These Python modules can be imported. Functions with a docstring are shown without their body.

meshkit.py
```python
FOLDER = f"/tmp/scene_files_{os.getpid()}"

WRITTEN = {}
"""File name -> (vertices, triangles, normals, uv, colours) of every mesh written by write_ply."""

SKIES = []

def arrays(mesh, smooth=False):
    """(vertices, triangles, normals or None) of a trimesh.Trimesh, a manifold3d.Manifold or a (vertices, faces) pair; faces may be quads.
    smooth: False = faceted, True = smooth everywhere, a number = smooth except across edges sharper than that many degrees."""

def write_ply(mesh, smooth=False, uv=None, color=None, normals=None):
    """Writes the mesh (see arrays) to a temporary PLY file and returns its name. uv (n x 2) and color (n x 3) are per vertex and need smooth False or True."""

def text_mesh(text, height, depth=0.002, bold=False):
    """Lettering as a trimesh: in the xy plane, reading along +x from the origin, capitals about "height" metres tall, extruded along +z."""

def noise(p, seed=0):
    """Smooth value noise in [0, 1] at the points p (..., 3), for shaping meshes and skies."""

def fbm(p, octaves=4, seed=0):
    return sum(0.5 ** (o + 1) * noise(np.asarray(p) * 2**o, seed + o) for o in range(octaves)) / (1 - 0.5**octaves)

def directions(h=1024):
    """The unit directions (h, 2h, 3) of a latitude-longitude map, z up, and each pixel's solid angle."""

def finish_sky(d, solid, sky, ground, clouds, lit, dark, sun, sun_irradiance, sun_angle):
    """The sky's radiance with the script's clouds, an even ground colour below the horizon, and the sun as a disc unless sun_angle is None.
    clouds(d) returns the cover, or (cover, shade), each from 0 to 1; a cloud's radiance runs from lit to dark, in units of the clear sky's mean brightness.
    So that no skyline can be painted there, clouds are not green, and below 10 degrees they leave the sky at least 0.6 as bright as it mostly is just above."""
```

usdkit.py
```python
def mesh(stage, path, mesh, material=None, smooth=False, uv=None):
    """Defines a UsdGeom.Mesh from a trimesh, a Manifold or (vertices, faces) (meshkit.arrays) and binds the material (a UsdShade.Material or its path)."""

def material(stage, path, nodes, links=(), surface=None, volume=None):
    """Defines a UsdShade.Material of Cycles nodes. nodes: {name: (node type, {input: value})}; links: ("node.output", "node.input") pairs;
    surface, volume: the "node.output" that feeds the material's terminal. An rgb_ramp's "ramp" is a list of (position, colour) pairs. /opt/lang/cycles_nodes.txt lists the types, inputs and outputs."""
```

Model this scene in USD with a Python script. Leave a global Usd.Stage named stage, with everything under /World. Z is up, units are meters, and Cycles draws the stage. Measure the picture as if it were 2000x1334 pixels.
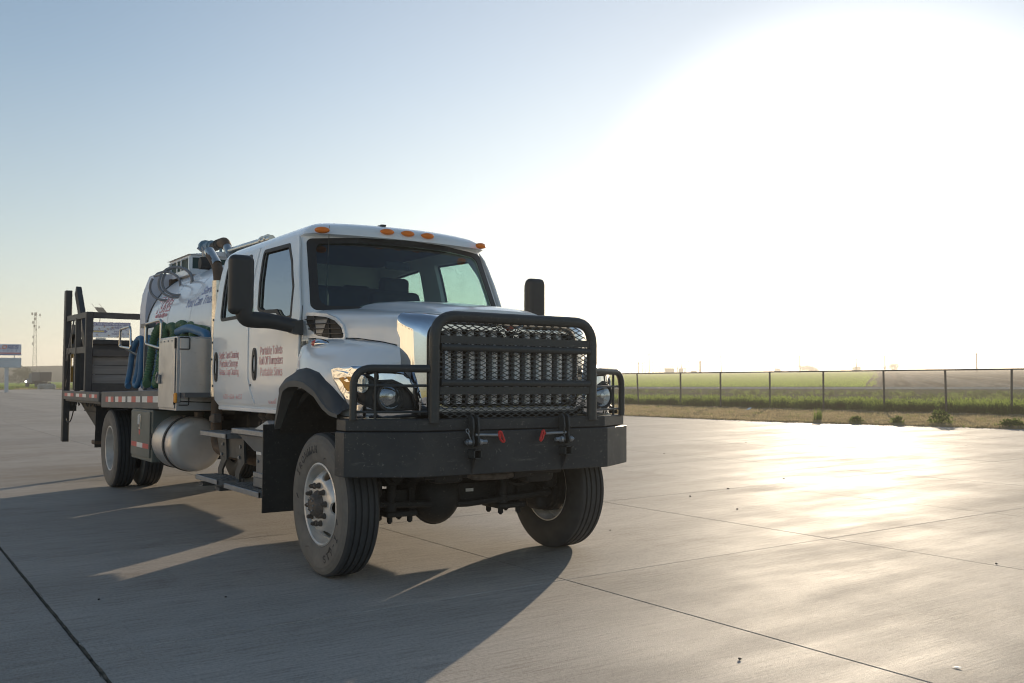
import math, random
import numpy as np, trimesh, manifold3d as m3, shapely
from shapely.geometry import Polygon, LineString, box as sbox
import usdkit, meshkit
from pxr import Usd, UsdGeom, UsdLux, UsdShade, Gf, Sdf, Vt

random.seed(7); RNG = np.random.default_rng(7)
PI = math.pi
stage = Usd.Stage.CreateInMemory()
UsdGeom.SetStageUpAxis(stage, UsdGeom.Tokens.z); UsdGeom.SetStageMetersPerUnit(stage, 1.0)
W = '/World'; UsdGeom.Xform.Define(stage, W); UsdGeom.Scope.Define(stage, W + '/Looks')

# ---------------------------------------------------------------- camera, sky, sun, exposure
# x = the way the truck faces, y = to the truck's left, z up; origin on the ground under the front axle
CAM = np.array([6.59525, -3.893325, 1.43809]); PITCH, ROLL, YAW, FPX = .0375293, -.007735, .5955903, 1863.4723
SUN_EL, SUN_AZ = math.radians(10.3), math.atan2(-.595, .804)          # azimuth = atan2(x, y)
SUN_INT, SKY_STR, EXPOSURE = 1.12, 0.102, 0.50
AEROSOL, SKY_SAT = 0.15, 1.08
HAZE_COL, AUREOLE, AUREOLE_WIDE = (4.15, 4.05, 3.95), (4.0, 3.75, 3.4), (1.1, .92, .70)
_d = np.array([-math.cos(YAW)*math.cos(PITCH), math.sin(YAW)*math.cos(PITCH), math.sin(PITCH)])
_r = np.array([math.sin(YAW), math.cos(YAW), 0.]); _u = np.cross(_r, _d)
_r2 = _r*math.cos(ROLL) + _u*math.sin(ROLL); _u2 = -_r*math.sin(ROLL) + _u*math.cos(ROLL)
cam = UsdGeom.Camera.Define(stage, W + '/camera')
cam.CreateHorizontalApertureAttr(36.0); cam.CreateVerticalApertureAttr(36.0*683/1024)
cam.CreateFocalLengthAttr(FPX/2000*36.0); cam.CreateClippingRangeAttr(Gf.Vec2f(.05, 20000))
cam.CreateFocusDistanceAttr(7.6); cam.CreateFStopAttr(4.5)
cam.CreateExposureAttr(EXPOSURE)
cam.AddTransformOp().Set(Gf.Matrix4d(*_r2, 0, *_u2, 0, *(-_d), 0, *CAM, 1))

sky = UsdLux.DomeLight.Define(stage, W + '/sky')
sky.GetPrim().SetCustomDataByKey('kind', 'structure')
sky.CreateIntensityAttr(1.0)
_gl = (math.sin(SUN_AZ)*math.cos(math.radians(5.6)), math.cos(SUN_AZ)*math.cos(math.radians(5.6)), math.sin(math.radians(5.6)))     # the dusty aureole sags towards the horizon
sky_mat = usdkit.material(stage, W + '/Looks/sky', {
    's': ('sky_texture', {'sky_type': 'single_scattering', 'sun_disc': False, 'sun_elevation': SUN_EL, 'sun_rotation': SUN_AZ,
                          'altitude': 800.0, 'air_density': 1.0, 'aerosol_density': AEROSOL, 'ozone_density': 1.0}),
    'h': ('hsv', {'saturation': SKY_SAT}), 't': ('texture_coordinate', {}), 'z': ('separate_xyz', {}),
    'hr': ('rgb_ramp', {'ramp': [(0, (.72,)*3), (.05, (.62,)*3), (.14, (.36,)*3), (.30, (.12,)*3), (.55, (0,)*3)]}), 'hm': ('mix', {'color2': HAZE_COL}),
    'd': ('vector_math', {'math_type': 'dot_product', 'vector2': _gl}), 'm': ('map_range', {'range_type': 'smoothstep', 'from_min': math.cos(math.radians(16.8)), 'from_max': math.cos(math.radians(8.0)), 'to_min': 0.0, 'to_max': 1.0, 'clamp': True}),
    'w': ('map_range', {'range_type': 'smoothstep', 'from_min': math.cos(math.radians(48)), 'from_max': math.cos(math.radians(8)), 'to_min': 0.0, 'to_max': 1.0, 'clamp': True}),
    'c1': ('mix', {'mix_type': 'mix', 'color1': (0, 0, 0), 'color2': AUREOLE}), 'c2': ('mix', {'mix_type': 'mix', 'color1': (0, 0, 0), 'color2': AUREOLE_WIDE}),
    'a1': ('mix', {'mix_type': 'add', 'fac': 1.0}), 'a2': ('mix', {'mix_type': 'add', 'fac': 1.0}),
    'b': ('background_shader', {'strength': SKY_STR})},
    [('s.color', 'h.color'), ('t.generated', 'z.vector'), ('z.z', 'hr.fac'), ('hr.color', 'hm.fac'), ('h.color', 'hm.color1'), ('t.generated', 'd.vector1'), ('d.value', 'm.value'), ('d.value', 'w.value'),
     ('m.result', 'c1.fac'), ('w.result', 'c2.fac'), ('hm.color', 'a1.color1'), ('c1.color', 'a1.color2'), ('a1.color', 'a2.color1'), ('c2.color', 'a2.color2'), ('a2.color', 'b.color')], surface='b.background')
UsdShade.MaterialBindingAPI.Apply(sky.GetPrim()).Bind(sky_mat)

sun = UsdLux.DistantLight.Define(stage, W + '/sun')
sun.CreateIntensityAttr(SUN_INT); sun.CreateAngleAttr(0.5); sun.CreateNormalizeAttr(True); sun.CreateColorAttr(Gf.Vec3f(1.0, .83, .62))
_s = np.array([math.sin(SUN_AZ)*math.cos(SUN_EL), math.cos(SUN_AZ)*math.cos(SUN_EL), math.sin(SUN_EL)])   # towards the sun
_sx = np.cross([0, 0, 1.], _s); _sx /= np.linalg.norm(_sx); _sy = np.cross(_s, _sx)
sun.AddTransformOp().Set(Gf.Matrix4d(*_sx, 0, *_sy, 0, *_s, 0, 0, 0, 60, 1))

# ---------------------------------------------------------------- materials
M = {}
def P(name, col, rough=.5, metal=0., coat=0., var=0., vscale=3., speck=0., bump=0., bscale=40., rvar=0., spec=.5, stretch=(1, 1, 1), dirt=0., ior=1.5, col2=None):
    """Principled material with optional tone variation, dusty specks, dirt that lies low, roughness variation and bump from world-space noise."""
    n = {'p': ('principled_bsdf', {'base_color': col, 'roughness': rough, 'metallic': metal, 'coat_weight': coat, 'coat_roughness': .06, 'specular_ior_level': spec, 'ior': ior}),
         'g': ('geometry', {}), 'm': ('mapping', {'scale': stretch})}
    l = [('g.position', 'm.vector')]
    out = None
    c = np.array(col, float)
    if var or col2 is not None:
        n['v'] = ('noise_texture', {'scale': vscale, 'detail': 5.0, 'roughness': .6})
        c2 = np.array(col2) if col2 is not None else c*(1 + var)
        c1 = c if col2 is not None else c*(1 - var)
        n['vr'] = ('rgb_ramp', {'ramp': [(.3, tuple(c1)), (.7, tuple(c2))]})
        l += [('m.vector', 'v.vector'), ('v.fac', 'vr.fac')]; out = 'vr.color'
    if speck:
        n['k'] = ('noise_texture', {'scale': 38.0, 'detail': 3.0, 'roughness': .7})
        n['kr'] = ('rgb_ramp', {'ramp': [(.62, (0, 0, 0)), (.72, (speck, speck, speck))]})
        n['km'] = ('mix', {'color1': col, 'color2': (.30, .27, .22)})
        n['km2'] = ('mapping', {'scale': (5., 5., 30.)}); n['k2'] = ('noise_texture', {'scale': 1.0, 'detail': 5.0, 'roughness': .75}); n['k2r'] = ('rgb_ramp', {'ramp': [(.60, (0, 0, 0)), (.74, (speck*.55,)*3)]}); n['kx'] = ('mix', {'color2': (.26, .235, .20)})
        l += [('m.vector', 'k.vector'), ('k.fac', 'kr.fac'), ('kr.color', 'km.fac'), ('g.position', 'km2.vector'), ('km2.vector', 'k2.vector'), ('k2.fac', 'k2r.fac'), ('k2r.color', 'kx.fac'), ('km.color', 'kx.color1')] + ([(out, 'km.color1')] if out else []); out = 'kx.color'
    if dirt:
        n['d'] = ('noise_texture', {'scale': 1.6, 'detail': 6.0, 'roughness': .65})
        n['dr'] = ('rgb_ramp', {'ramp': [(.42, (0, 0, 0)), (.75, (dirt, dirt, dirt))]})
        n['dm'] = ('mix', {'color1': col, 'color2': (.34, .29, .22)})
        l += [('m.vector', 'd.vector'), ('d.fac', 'dr.fac'), ('dr.color', 'dm.fac')] + ([(out, 'dm.color1')] if out else []); out = 'dm.color'
    if out: l.append((out, 'p.base_color'))
    if rvar:
        n['q'] = ('noise_texture', {'scale': 4.0, 'detail': 4.0}); n['qr'] = ('map_range', {'from_min': .3, 'from_max': .7, 'to_min': rough - rvar, 'to_max': rough + rvar, 'clamp': True})
        l += [('m.vector', 'q.vector'), ('q.fac', 'qr.value'), ('qr.result', 'p.roughness')]
    if bump:
        n['b'] = ('noise_texture', {'scale': bscale, 'detail': 4.0}); n['bb'] = ('bump', {'strength': 1.0, 'distance': bump})
        l += [('m.vector', 'b.vector'), ('b.fac', 'bb.height'), ('bb.normal', 'p.normal')]
    M[name] = usdkit.material(stage, f'{W}/Looks/{name}', n, l, surface='p.BSDF')
    return M[name]

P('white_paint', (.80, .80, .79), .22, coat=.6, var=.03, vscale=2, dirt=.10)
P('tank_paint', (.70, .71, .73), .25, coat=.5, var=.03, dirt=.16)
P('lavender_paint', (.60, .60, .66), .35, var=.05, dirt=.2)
P('chrome', (.82, .83, .84), .07, metal=1, rvar=.03)
P('chrome_dull', (.62, .61, .58), .28, metal=1, var=.15, vscale=6, rvar=.08, dirt=.35)
P('aluminium', (.47, .475, .48), .40, metal=.9, var=.10, vscale=5, rvar=.1, dirt=.15)
P('brushed_tank', (.66, .62, .58), .42, metal=.85, var=.08, speck=.3, rvar=.08, dirt=.3)
P('rim_alloy', (.68, .65, .61), .42, metal=.55, var=.15, vscale=9, rvar=.1, dirt=.5)
P('black_steel', (.026, .027, .028), .5, var=.15, speck=.45, rvar=.08, dirt=.10)
P('black_bar', (.034, .036, .035), .42, var=.1, speck=.2, rvar=.05)
P('mesh_steel', (.055, .057, .055), .5)
P('black_plastic', (.022, .022, .023), .45, var=.12, vscale=8, bump=.0006, bscale=300, dirt=.05)
P('flare_plastic', (.035, .037, .040), .55, var=.12, vscale=6, bump=.0005, bscale=300, dirt=.10)
P('flare_lip', (.085, .082, .076), .6, var=.1, dirt=.2)
P('mud_rubber', (.014, .014, .014), .65, var=.2, speck=.25, bump=.001, bscale=60, dirt=.08)
P('tyre_tread', (.030, .031, .033), .62, var=.15, vscale=12, bump=.0008, bscale=150, dirt=.05)
P('tyre_wall', (.165, .15, .13), .75, var=.18, vscale=9, bump=.0006, bscale=200)
P('tyre_letter', (.055, .05, .045), .7)
P('dark_chassis', (.014, .0135, .013), .6, var=.25, vscale=5, speck=.25, bump=.001, bscale=60)
P('rusty', (.10, .065, .04), .7, var=.3, vscale=14, bump=.001)
P('hub_dirt', (.115, .095, .08), .6, var=.35, vscale=25, metal=.3)
P('bed_steel', (.10, .10, .10), .55, var=.15, speck=.3, dirt=.3)
P('liftgate_steel', (.030, .031, .033), .5, var=.2, speck=.2, dirt=.12)
P('grey_steel', (.17, .17, .17), .5, metal=.3, var=.15, dirt=.3)
P('galvanised', (.30, .31, .32), .42, metal=.8, var=.12, vscale=20, rvar=.1)
P('green_box', (.085, .10, .088), .45, var=.1, dirt=.18, speck=.15)
P('plank_grey', (.16, .16, .16), .7, var=.25, vscale=3, stretch=(1, .3, 6), dirt=.15)
P('red_tape', (.55, .045, .04), .35, var=.1, vscale=30)
P('white_tape', (.72, .70, .66), .35, var=.08, vscale=30)
P('door_red', (.70, .27, .27), .45)
P('tank_blue', (.26, .29, .50), .45)
P('pink_print', (.62, .22, .26), .45)
P('white_print', (.85, .85, .86), .4)
P('badge_dark', (.03, .03, .03), .35)
P('amber', (1.0, .42, .06), .5)
P('amber_roof', (.85, .20, .012), .35, coat=.2)
P('lens_red', (.45, .05, .03), .2, coat=.8)
P('red_plastic', (.60, .035, .03), .4)
P('seal_rubber', (.018, .018, .018), .6)
P('interior_dark', (.030, .032, .034), .8, var=.15)
P('seat_cloth', (.045, .05, .052), .85, var=.15, vscale=10)
P('hose_blue', (.030, .13, .25), .5, var=.15, vscale=8, dirt=.10)
P('hose_green', (.065, .15, .07), .5, var=.2, vscale=6, dirt=.22)
P('hose_grey', (.22, .22, .23), .5, var=.1)
P('flange_blue', (.12, .22, .30), .45, var=.2, dirt=.3)
P('mesh_green', (.015, .05, .045), .6)
P('tan_building', (.80, .70, .55), .8, var=.05, vscale=.6)
P('building_glass', (.05, .06, .07), .15)
P('headlamp_chrome', (.93, .93, .92), .30, metal=.35)
P('grille_metal', (.90, .91, .93), .42, metal=.7)
P('fence_steel', (.045, .042, .040), .5, var=.2, dirt=.15)
P('sign_white', (.52, .57, .68), .45, var=.03)
P('sign_grey', (.42, .48, .52), .5, var=.05)
P('sign_blue', (.04, .07, .28), .45)
P('sign_red', (.55, .06, .05), .45)
P('sign_orange', (.62, .12, .05), .45)
P('sign_yellow', (.55, .42, .08), .45)
P('sign_brown', (.22, .10, .05), .5)
P('sign_pole', (.48, .50, .52), .5, var=.05)
P('concrete_pipe', (.36, .34, .31), .8, var=.12)
P('far_steel', (.16, .14, .12), .6)
P('far_wood', (.14, .10, .07), .8)
P('far_paint', (.10, .08, .075), .5)
P('litter_white', (.8, .8, .78), .6)
P('clod', (.05, .04, .032), .9, var=.3, vscale=60)
P('yellow_strap', (.45, .30, .06), .6, var=.2)

def glass(name, tint, ior=1.45, rough=.0, dust=0., minrefl=0.):
    n = {'t': ('transparent_bsdf', {'color': tint}), 'g': ('glossy_bsdf', {'color': (.84, .92, 1.0), 'roughness': rough}), 'f': ('fresnel', {'IOR': ior}), 'm': ('mix_closure', {})}
    n['bk'] = ('geometry', {}); n['iv'] = ('math', {'math_type': 'subtract', 'value1': 1.0}); n['mu'] = ('math', {'math_type': 'multiply'})
    l = [('t.BSDF', 'm.closure1'), ('g.BSDF', 'm.closure2'), ('bk.backfacing', 'iv.value2'), ('iv.value', 'mu.value2'), ('mu.value', 'm.fac')]
    if minrefl:
        n['a'] = ('math', {'math_type': 'maximum', 'value2': minrefl}); l += [('f.fac', 'a.value1'), ('a.value', 'mu.value1')]
    else: l += [('f.fac', 'mu.value1')]
    s = 'm.closure'
    if dust:
        n['d'] = ('diffuse_bsdf', {'color': (.5, .47, .42)}); n['x'] = ('geometry', {}); n['nz'] = ('noise_texture', {'scale': 22.0, 'detail': 6.0, 'roughness': .75})
        n['r'] = ('rgb_ramp', {'ramp': [(.35, (dust*.25,)*3), (.62, (dust*.5,)*3), (.74, (dust*4,)*3)]}); n['m2'] = ('mix_closure', {})
        l += [('x.position', 'nz.vector'), ('nz.fac', 'r.fac'), ('r.color', 'm2.fac'), ('m.closure', 'm2.closure1'), ('d.BSDF', 'm2.closure2')]; s = 'm2.closure'
    M[name] = usdkit.material(stage, f'{W}/Looks/{name}', n, l, surface=s)
glass('windshield_glass', (.70, .81, .79), ior=1.85, dust=.012)
glass('side_glass', (.25, .30, .32), minrefl=.5)
glass('far_glass', (.84, .92, .895))
glass('lamp_glass', (.95, .97, .97), minrefl=.30)

def leafy(name, c1, c2, trans=.4):
    M[name] = usdkit.material(stage, f'{W}/Looks/{name}', {
        'o': ('geometry', {}), 'n': ('noise_texture', {'scale': .8, 'detail': 3.0}), 'w': ('white_noise_texture', {'dimensions': '1D'}), 'a': ('math', {'math_type': 'add'}), 'h': ('math', {'math_type': 'multiply', 'value2': .5}),
        'r': ('rgb_ramp', {'ramp': [(.25, c1), (.75, c2)]}), 'd': ('diffuse_bsdf', {}), 't': ('translucent_bsdf', {}), 'm': ('mix_closure', {'fac': trans})},
        [('o.position', 'n.vector'), ('o.random_per_island', 'w.w'), ('n.fac', 'a.value1'), ('w.value', 'a.value2'), ('a.value', 'h.value1'), ('h.value', 'r.fac'),
         ('r.color', 'd.color'), ('r.color', 't.color'), ('d.BSDF', 'm.closure1'), ('t.BSDF', 'm.closure2')], surface='m.closure')
leafy('weed_green', (.10, .15, .035), (.25, .32, .08), .55)
leafy('weed_dark', (.055, .09, .025), (.14, .18, .05), .5)
leafy('straw', (.32, .25, .14), (.56, .47, .30), .5)
leafy('tree_leaf', (.05, .06, .03), (.10, .11, .05), .3)

def concrete():
    n = {'g': ('geometry', {}), 'o': ('object_info', {}),
         'm1': ('mapping', {'scale': (1.5, .22, 1)}), 's1': ('noise_texture', {'scale': 1.0, 'detail': 6.0, 'roughness': .62, 'distortion': .3}),
         'm3': ('mapping', {'scale': (16., 1.1, 1)}), 's3': ('noise_texture', {'scale': 1.0, 'detail': 4.0, 'roughness': .6}),
         'm4': ('mapping', {'scale': (60., 3.0, 1)}), 's4': ('noise_texture', {'scale': 1.0, 'detail': 3.0}),
         'p': ('noise_texture', {'scale': .55, 'detail': 5.0, 'roughness': .6}),
         'f': ('noise_texture', {'scale': 170.0, 'detail': 2.0, 'roughness': .8}),
         'a1': ('math', {'math_type': 'multiply_add', 'value2': .45}), 'a2': ('math', {'math_type': 'multiply', 'value2': .35}), 'a3': ('math', {'math_type': 'multiply_add', 'value2': .25}),
         'r': ('rgb_ramp', {'ramp': [(.34, (.385, .343, .295)), (.50, (.445, .403, .352)), (.66, (.495, .455, .405))]}),
         'gr': ('rgb_ramp', {'ramp': [(.30, (.50, .48, .46)), (.55, (1, 1, 1)), (.75, (1.22, 1.22, 1.22))]}), 'f2': ('noise_texture', {'scale': 48.0, 'detail': 3.0, 'roughness': .7}), 'gr2': ('rgb_ramp', {'ramp': [(.34, (.78, .77, .76)), (.5, (1, 1, 1)), (.68, (1.10, 1.10, 1.10))]}), 'mx2': ('mix', {'mix_type': 'multiply', 'fac': 1.0}),
         'mx': ('mix', {'mix_type': 'multiply', 'fac': 1.0}),
         'ob': ('map_range', {'to_min': .90, 'to_max': 1.08}), 'mo': ('mix', {'mix_type': 'multiply', 'fac': 1.0}),
         'st': ('noise_texture', {'scale': .9, 'detail': 7.0, 'roughness': .7, 'distortion': .6}), 'sr': ('rgb_ramp', {'ramp': [(.30, (.84, .82, .80)), (.44, (1, 1, 1)), (.60, (1, 1, 1)), (.74, (1.09, 1.08, 1.07))]}), 'ms': ('mix', {'mix_type': 'multiply', 'fac': 1.0}),
         'br': ('rgb_ramp', {'ramp': [(.32, (.80, .79, .78)), (.5, (1, 1, 1)), (.7, (1.10, 1.10, 1.10))]}), 'mb': ('mix', {'mix_type': 'multiply', 'fac': 1.0}), 'dk': ('noise_texture', {'scale': 7.0, 'detail': 4.0, 'roughness': .8}), 'dr': ('rgb_ramp', {'ramp': [(.66, (1, 1, 1)), (.76, (.72, .70, .68))]}), 'md': ('mix', {'mix_type': 'multiply', 'fac': 1.0}),
         'rr': ('map_range', {'from_min': .36, 'from_max': .64, 'to_min': .62, 'to_max': .30, 'clamp': True}),
         'h1': ('math', {'math_type': 'multiply', 'value2': 1.0}), 'h2': ('math', {'math_type': 'multiply_add', 'value2': .7}),
         'b': ('bump', {'strength': .8, 'distance': .003}),
         'bs': ('principled_bsdf', {'specular_ior_level': .09})}
    l = [('g.position', 'm1.vector'), ('m1.vector', 's1.vector'), ('g.position', 'm3.vector'), ('m3.vector', 's3.vector'), ('g.position', 'm4.vector'), ('m4.vector', 's4.vector'), ('g.position', 'p.vector'), ('g.position', 'f.vector'),
         ('p.fac', 'a2.value1'), ('s1.fac', 'a1.value1'), ('a2.value', 'a1.value3'), ('s3.fac', 'a3.value1'), ('a1.value', 'a3.value3'),
         ('a3.value', 'r.fac'), ('f.fac', 'gr.fac'), ('g.position', 'f2.vector'), ('f2.fac', 'gr2.fac'), ('r.color', 'mx2.color1'), ('gr2.color', 'mx2.color2'), ('mx2.result' if False else 'mx2.color', 'mx.color1'), ('gr.color', 'mx.color2'), ('o.random', 'ob.value'), ('mx.color', 'mo.color1'), ('ob.result', 'mo.color2'), ('g.position', 'st.vector'), ('st.fac', 'sr.fac'), ('mo.color', 'ms.color1'), ('sr.color', 'ms.color2'), ('g.position', 'dk.vector'), ('dk.fac', 'dr.fac'), ('ms.color', 'md.color1'), ('dr.color', 'md.color2'), ('s4.fac', 'br.fac'), ('md.color', 'mb.color1'), ('br.color', 'mb.color2'), ('mb.color', 'bs.base_color'),
         ('a1.value', 'rr.value'), ('rr.result', 'bs.roughness'), ('f.fac', 'h1.value1'), ('s4.fac', 'h2.value1'), ('h1.value', 'h2.value3'), ('h2.value', 'b.height'), ('b.normal', 'bs.normal')]
    # a1 ranges about .28-.52: centre the roughness map on it
    n['rr'][1].update({'from_min': .30, 'from_max': .50, 'to_min': .78, 'to_max': .58})
    M['concrete'] = usdkit.material(stage, f'{W}/Looks/concrete', n, l, surface='bs.BSDF')
concrete()

def soil(name, stops, scale, stretch=(1, 1, 1), rough=.95, bump=.02, bscale=6.):
    M[name] = usdkit.material(stage, f'{W}/Looks/{name}', {
        'g': ('geometry', {}), 'm': ('mapping', {'scale': stretch}), 'n': ('noise_texture', {'scale': scale, 'detail': 8.0, 'roughness': .65}), 'r': ('rgb_ramp', {'ramp': stops}),
        'k': ('noise_texture', {'scale': bscale, 'detail': 6.0, 'roughness': .7}), 'b': ('bump', {'strength': .7, 'distance': bump}), 'p': ('diffuse_bsdf', {'roughness': .9})},
        [('g.position', 'm.vector'), ('m.vector', 'n.vector'), ('n.fac', 'r.fac'), ('r.color', 'p.color'), ('g.position', 'k.vector'), ('k.fac', 'b.height'), ('b.normal', 'p.normal')], surface='p.BSDF')
soil('ground', [(.3, (.13, .105, .06)), (.46, (.20, .165, .09)), (.58, (.15, .17, .055)), (.75, (.11, .16, .04))], .5)
soil('green_crop', [(.3, (.24, .36, .035)), (.5, (.31, .43, .05)), (.7, (.37, .46, .075))], .09, (1, 3, 1))
M['plough'] = usdkit.material(stage, f'{W}/Looks/plough', {
    'g': ('geometry', {}), 'v': ('vector_rotate', {'rotate_type': 'z_axis', 'angle': -.607}), 'm': ('mapping', {'scale': (.8, .012, 1)}), 'n': ('noise_texture', {'scale': 1.0, 'detail': 3.0, 'roughness': .6}),
    'n2': ('noise_texture', {'scale': .25, 'detail': 6.0, 'roughness': .7}), 'a': ('math', {'math_type': 'multiply_add', 'value2': .35}), 'h': ('math', {'math_type': 'multiply', 'value2': .65}),
    'r': ('rgb_ramp', {'ramp': [(.36, (.20, .135, .085)), (.50, (.38, .275, .185)), (.64, (.50, .38, .27))]}), 'd': ('diffuse_bsdf', {'roughness': .9})},
    [('g.position', 'v.vector'), ('v.vector', 'm.vector'), ('m.vector', 'n.vector'), ('g.position', 'n2.vector'), ('n.fac', 'h.value1'), ('n2.fac', 'a.value1'), ('h.value', 'a.value3'), ('a.value', 'r.fac'), ('r.color', 'd.color')], surface='d.BSDF')
soil('gravel', [(.3, (.33, .29, .24)), (.7, (.48, .43, .36))], 1.2, bump=.004)
soil('hill_soil', [(.3, (.13, .11, .08)), (.7, (.22, .19, .13))], .02)
soil('joint_fill', [(.3, (.035, .03, .026)), (.7, (.075, .065, .055))], 25., bump=.004, bscale=80)
soil('joint_crumbly', [(.3, (.05, .042, .034)), (.7, (.17, .145, .115))], 18., bump=.006, bscale=60)

M['haze'] = usdkit.material(stage, f'{W}/Looks/haze', {'v': ('principled_volume', {'color': (.93, .90, .85), 'density': .00065, 'anisotropy': .55})}, [], volume='v.volume')
M['lamp_lit'] = usdkit.material(stage, f'{W}/Looks/lamp_lit', {'e': ('emission', {'color': (1, .95, .8), 'strength': 6.0})}, [], surface='e.emission')

# ---------------------------------------------------------------- helpers
ROLLB = -.0146813                                                       # the body leans slightly on its springs
_c, _sn = math.cos(ROLLB), math.sin(ROLLB); RB = np.array([[1, 0, 0], [0, _c, -_sn], [0, _sn, _c]])
def arr(m):
    if isinstance(m, tuple): 
        v, f = np.asarray(m[0], float), np.asarray(m[1], int)
        if f.shape[1] == 4: f = np.vstack([f[:, [0, 1, 2]], f[:, [0, 2, 3]]])
        return v, f
    v, f, _ = meshkit.arrays(m); return v, f
def join(*ms):
    V, F, k = [], [], 0
    for m in ms:
        v, f = arr(m); V.append(v); F.append(f + k); k += len(v)
    return np.vstack(V), np.vstack(F)
def flip(m): v, f = arr(m); return v, f[:, ::-1]
def mirror_y(m): v, f = arr(m); return v*np.array([1, -1, 1]), f[:, ::-1]
def move(m, d): v, f = arr(m); return v + np.asarray(d, float), f
def rotz(m, a, c=(0, 0, 0)):
    v, f = arr(m); R = np.array([[math.cos(a), -math.sin(a), 0], [math.sin(a), math.cos(a), 0], [0, 0, 1]]); return (v - c) @ R.T + c, f
def box(c, s, ch=0.):
    c, h = np.asarray(c, float), np.asarray(s, float)/2
    if not ch:
        m = trimesh.creation.box(extents=2*h); return np.array(m.vertices) + c, np.array(m.faces)
    pts = [np.array([sx*(h[0] - (k != 0)*ch), sy*(h[1] - (k != 1)*ch), sz*(h[2] - (k != 2)*ch)]) for sx in (-1, 1) for sy in (-1, 1) for sz in (-1, 1) for k in range(3)]
    v, f = arr(m3.Manifold.hull_points(np.array(pts))); return v + c, f
def b2(x0, x1, y0, y1, z0, z1, ch=0.): return box(((x0+x1)/2, (y0+y1)/2, (z0+z1)/2), (abs(x1-x0), abs(y1-y0), abs(z1-z0)), ch)
def hull(pts): return arr(m3.Manifold.hull_points(np.asarray(pts, float)))
def rbox(c, s, r, seg=10):
    c, h = np.asarray(c, float), np.asarray(s, float)/2
    sp = m3.Manifold.sphere(r, seg)
    return arr(m3.Manifold.batch_hull([sp.translate(tuple(c + np.array([sx, sy, sz])*(h - r))) for sx in (-1, 1) for sy in (-1, 1) for sz in (-1, 1)]))
def fillet(pts, r, n=6, closed=False):
    pts = [np.asarray(p, float) for p in pts]; out = []; N = len(pts)
    for i, p in enumerate(pts):
        if not closed and i in (0, N-1): out.append(p); continue
        a, b = pts[i-1] - p, pts[(i+1) % N] - p; la, lb = np.linalg.norm(a), np.linalg.norm(b); rr = min(r, la*.49, lb*.49)
        A, B = p + a/la*rr, p + b/lb*rr
        for t in np.linspace(0, 1, n): out.append((1-t)**2*A + 2*t*(1-t)*p + t*t*B)
    return out
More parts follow.
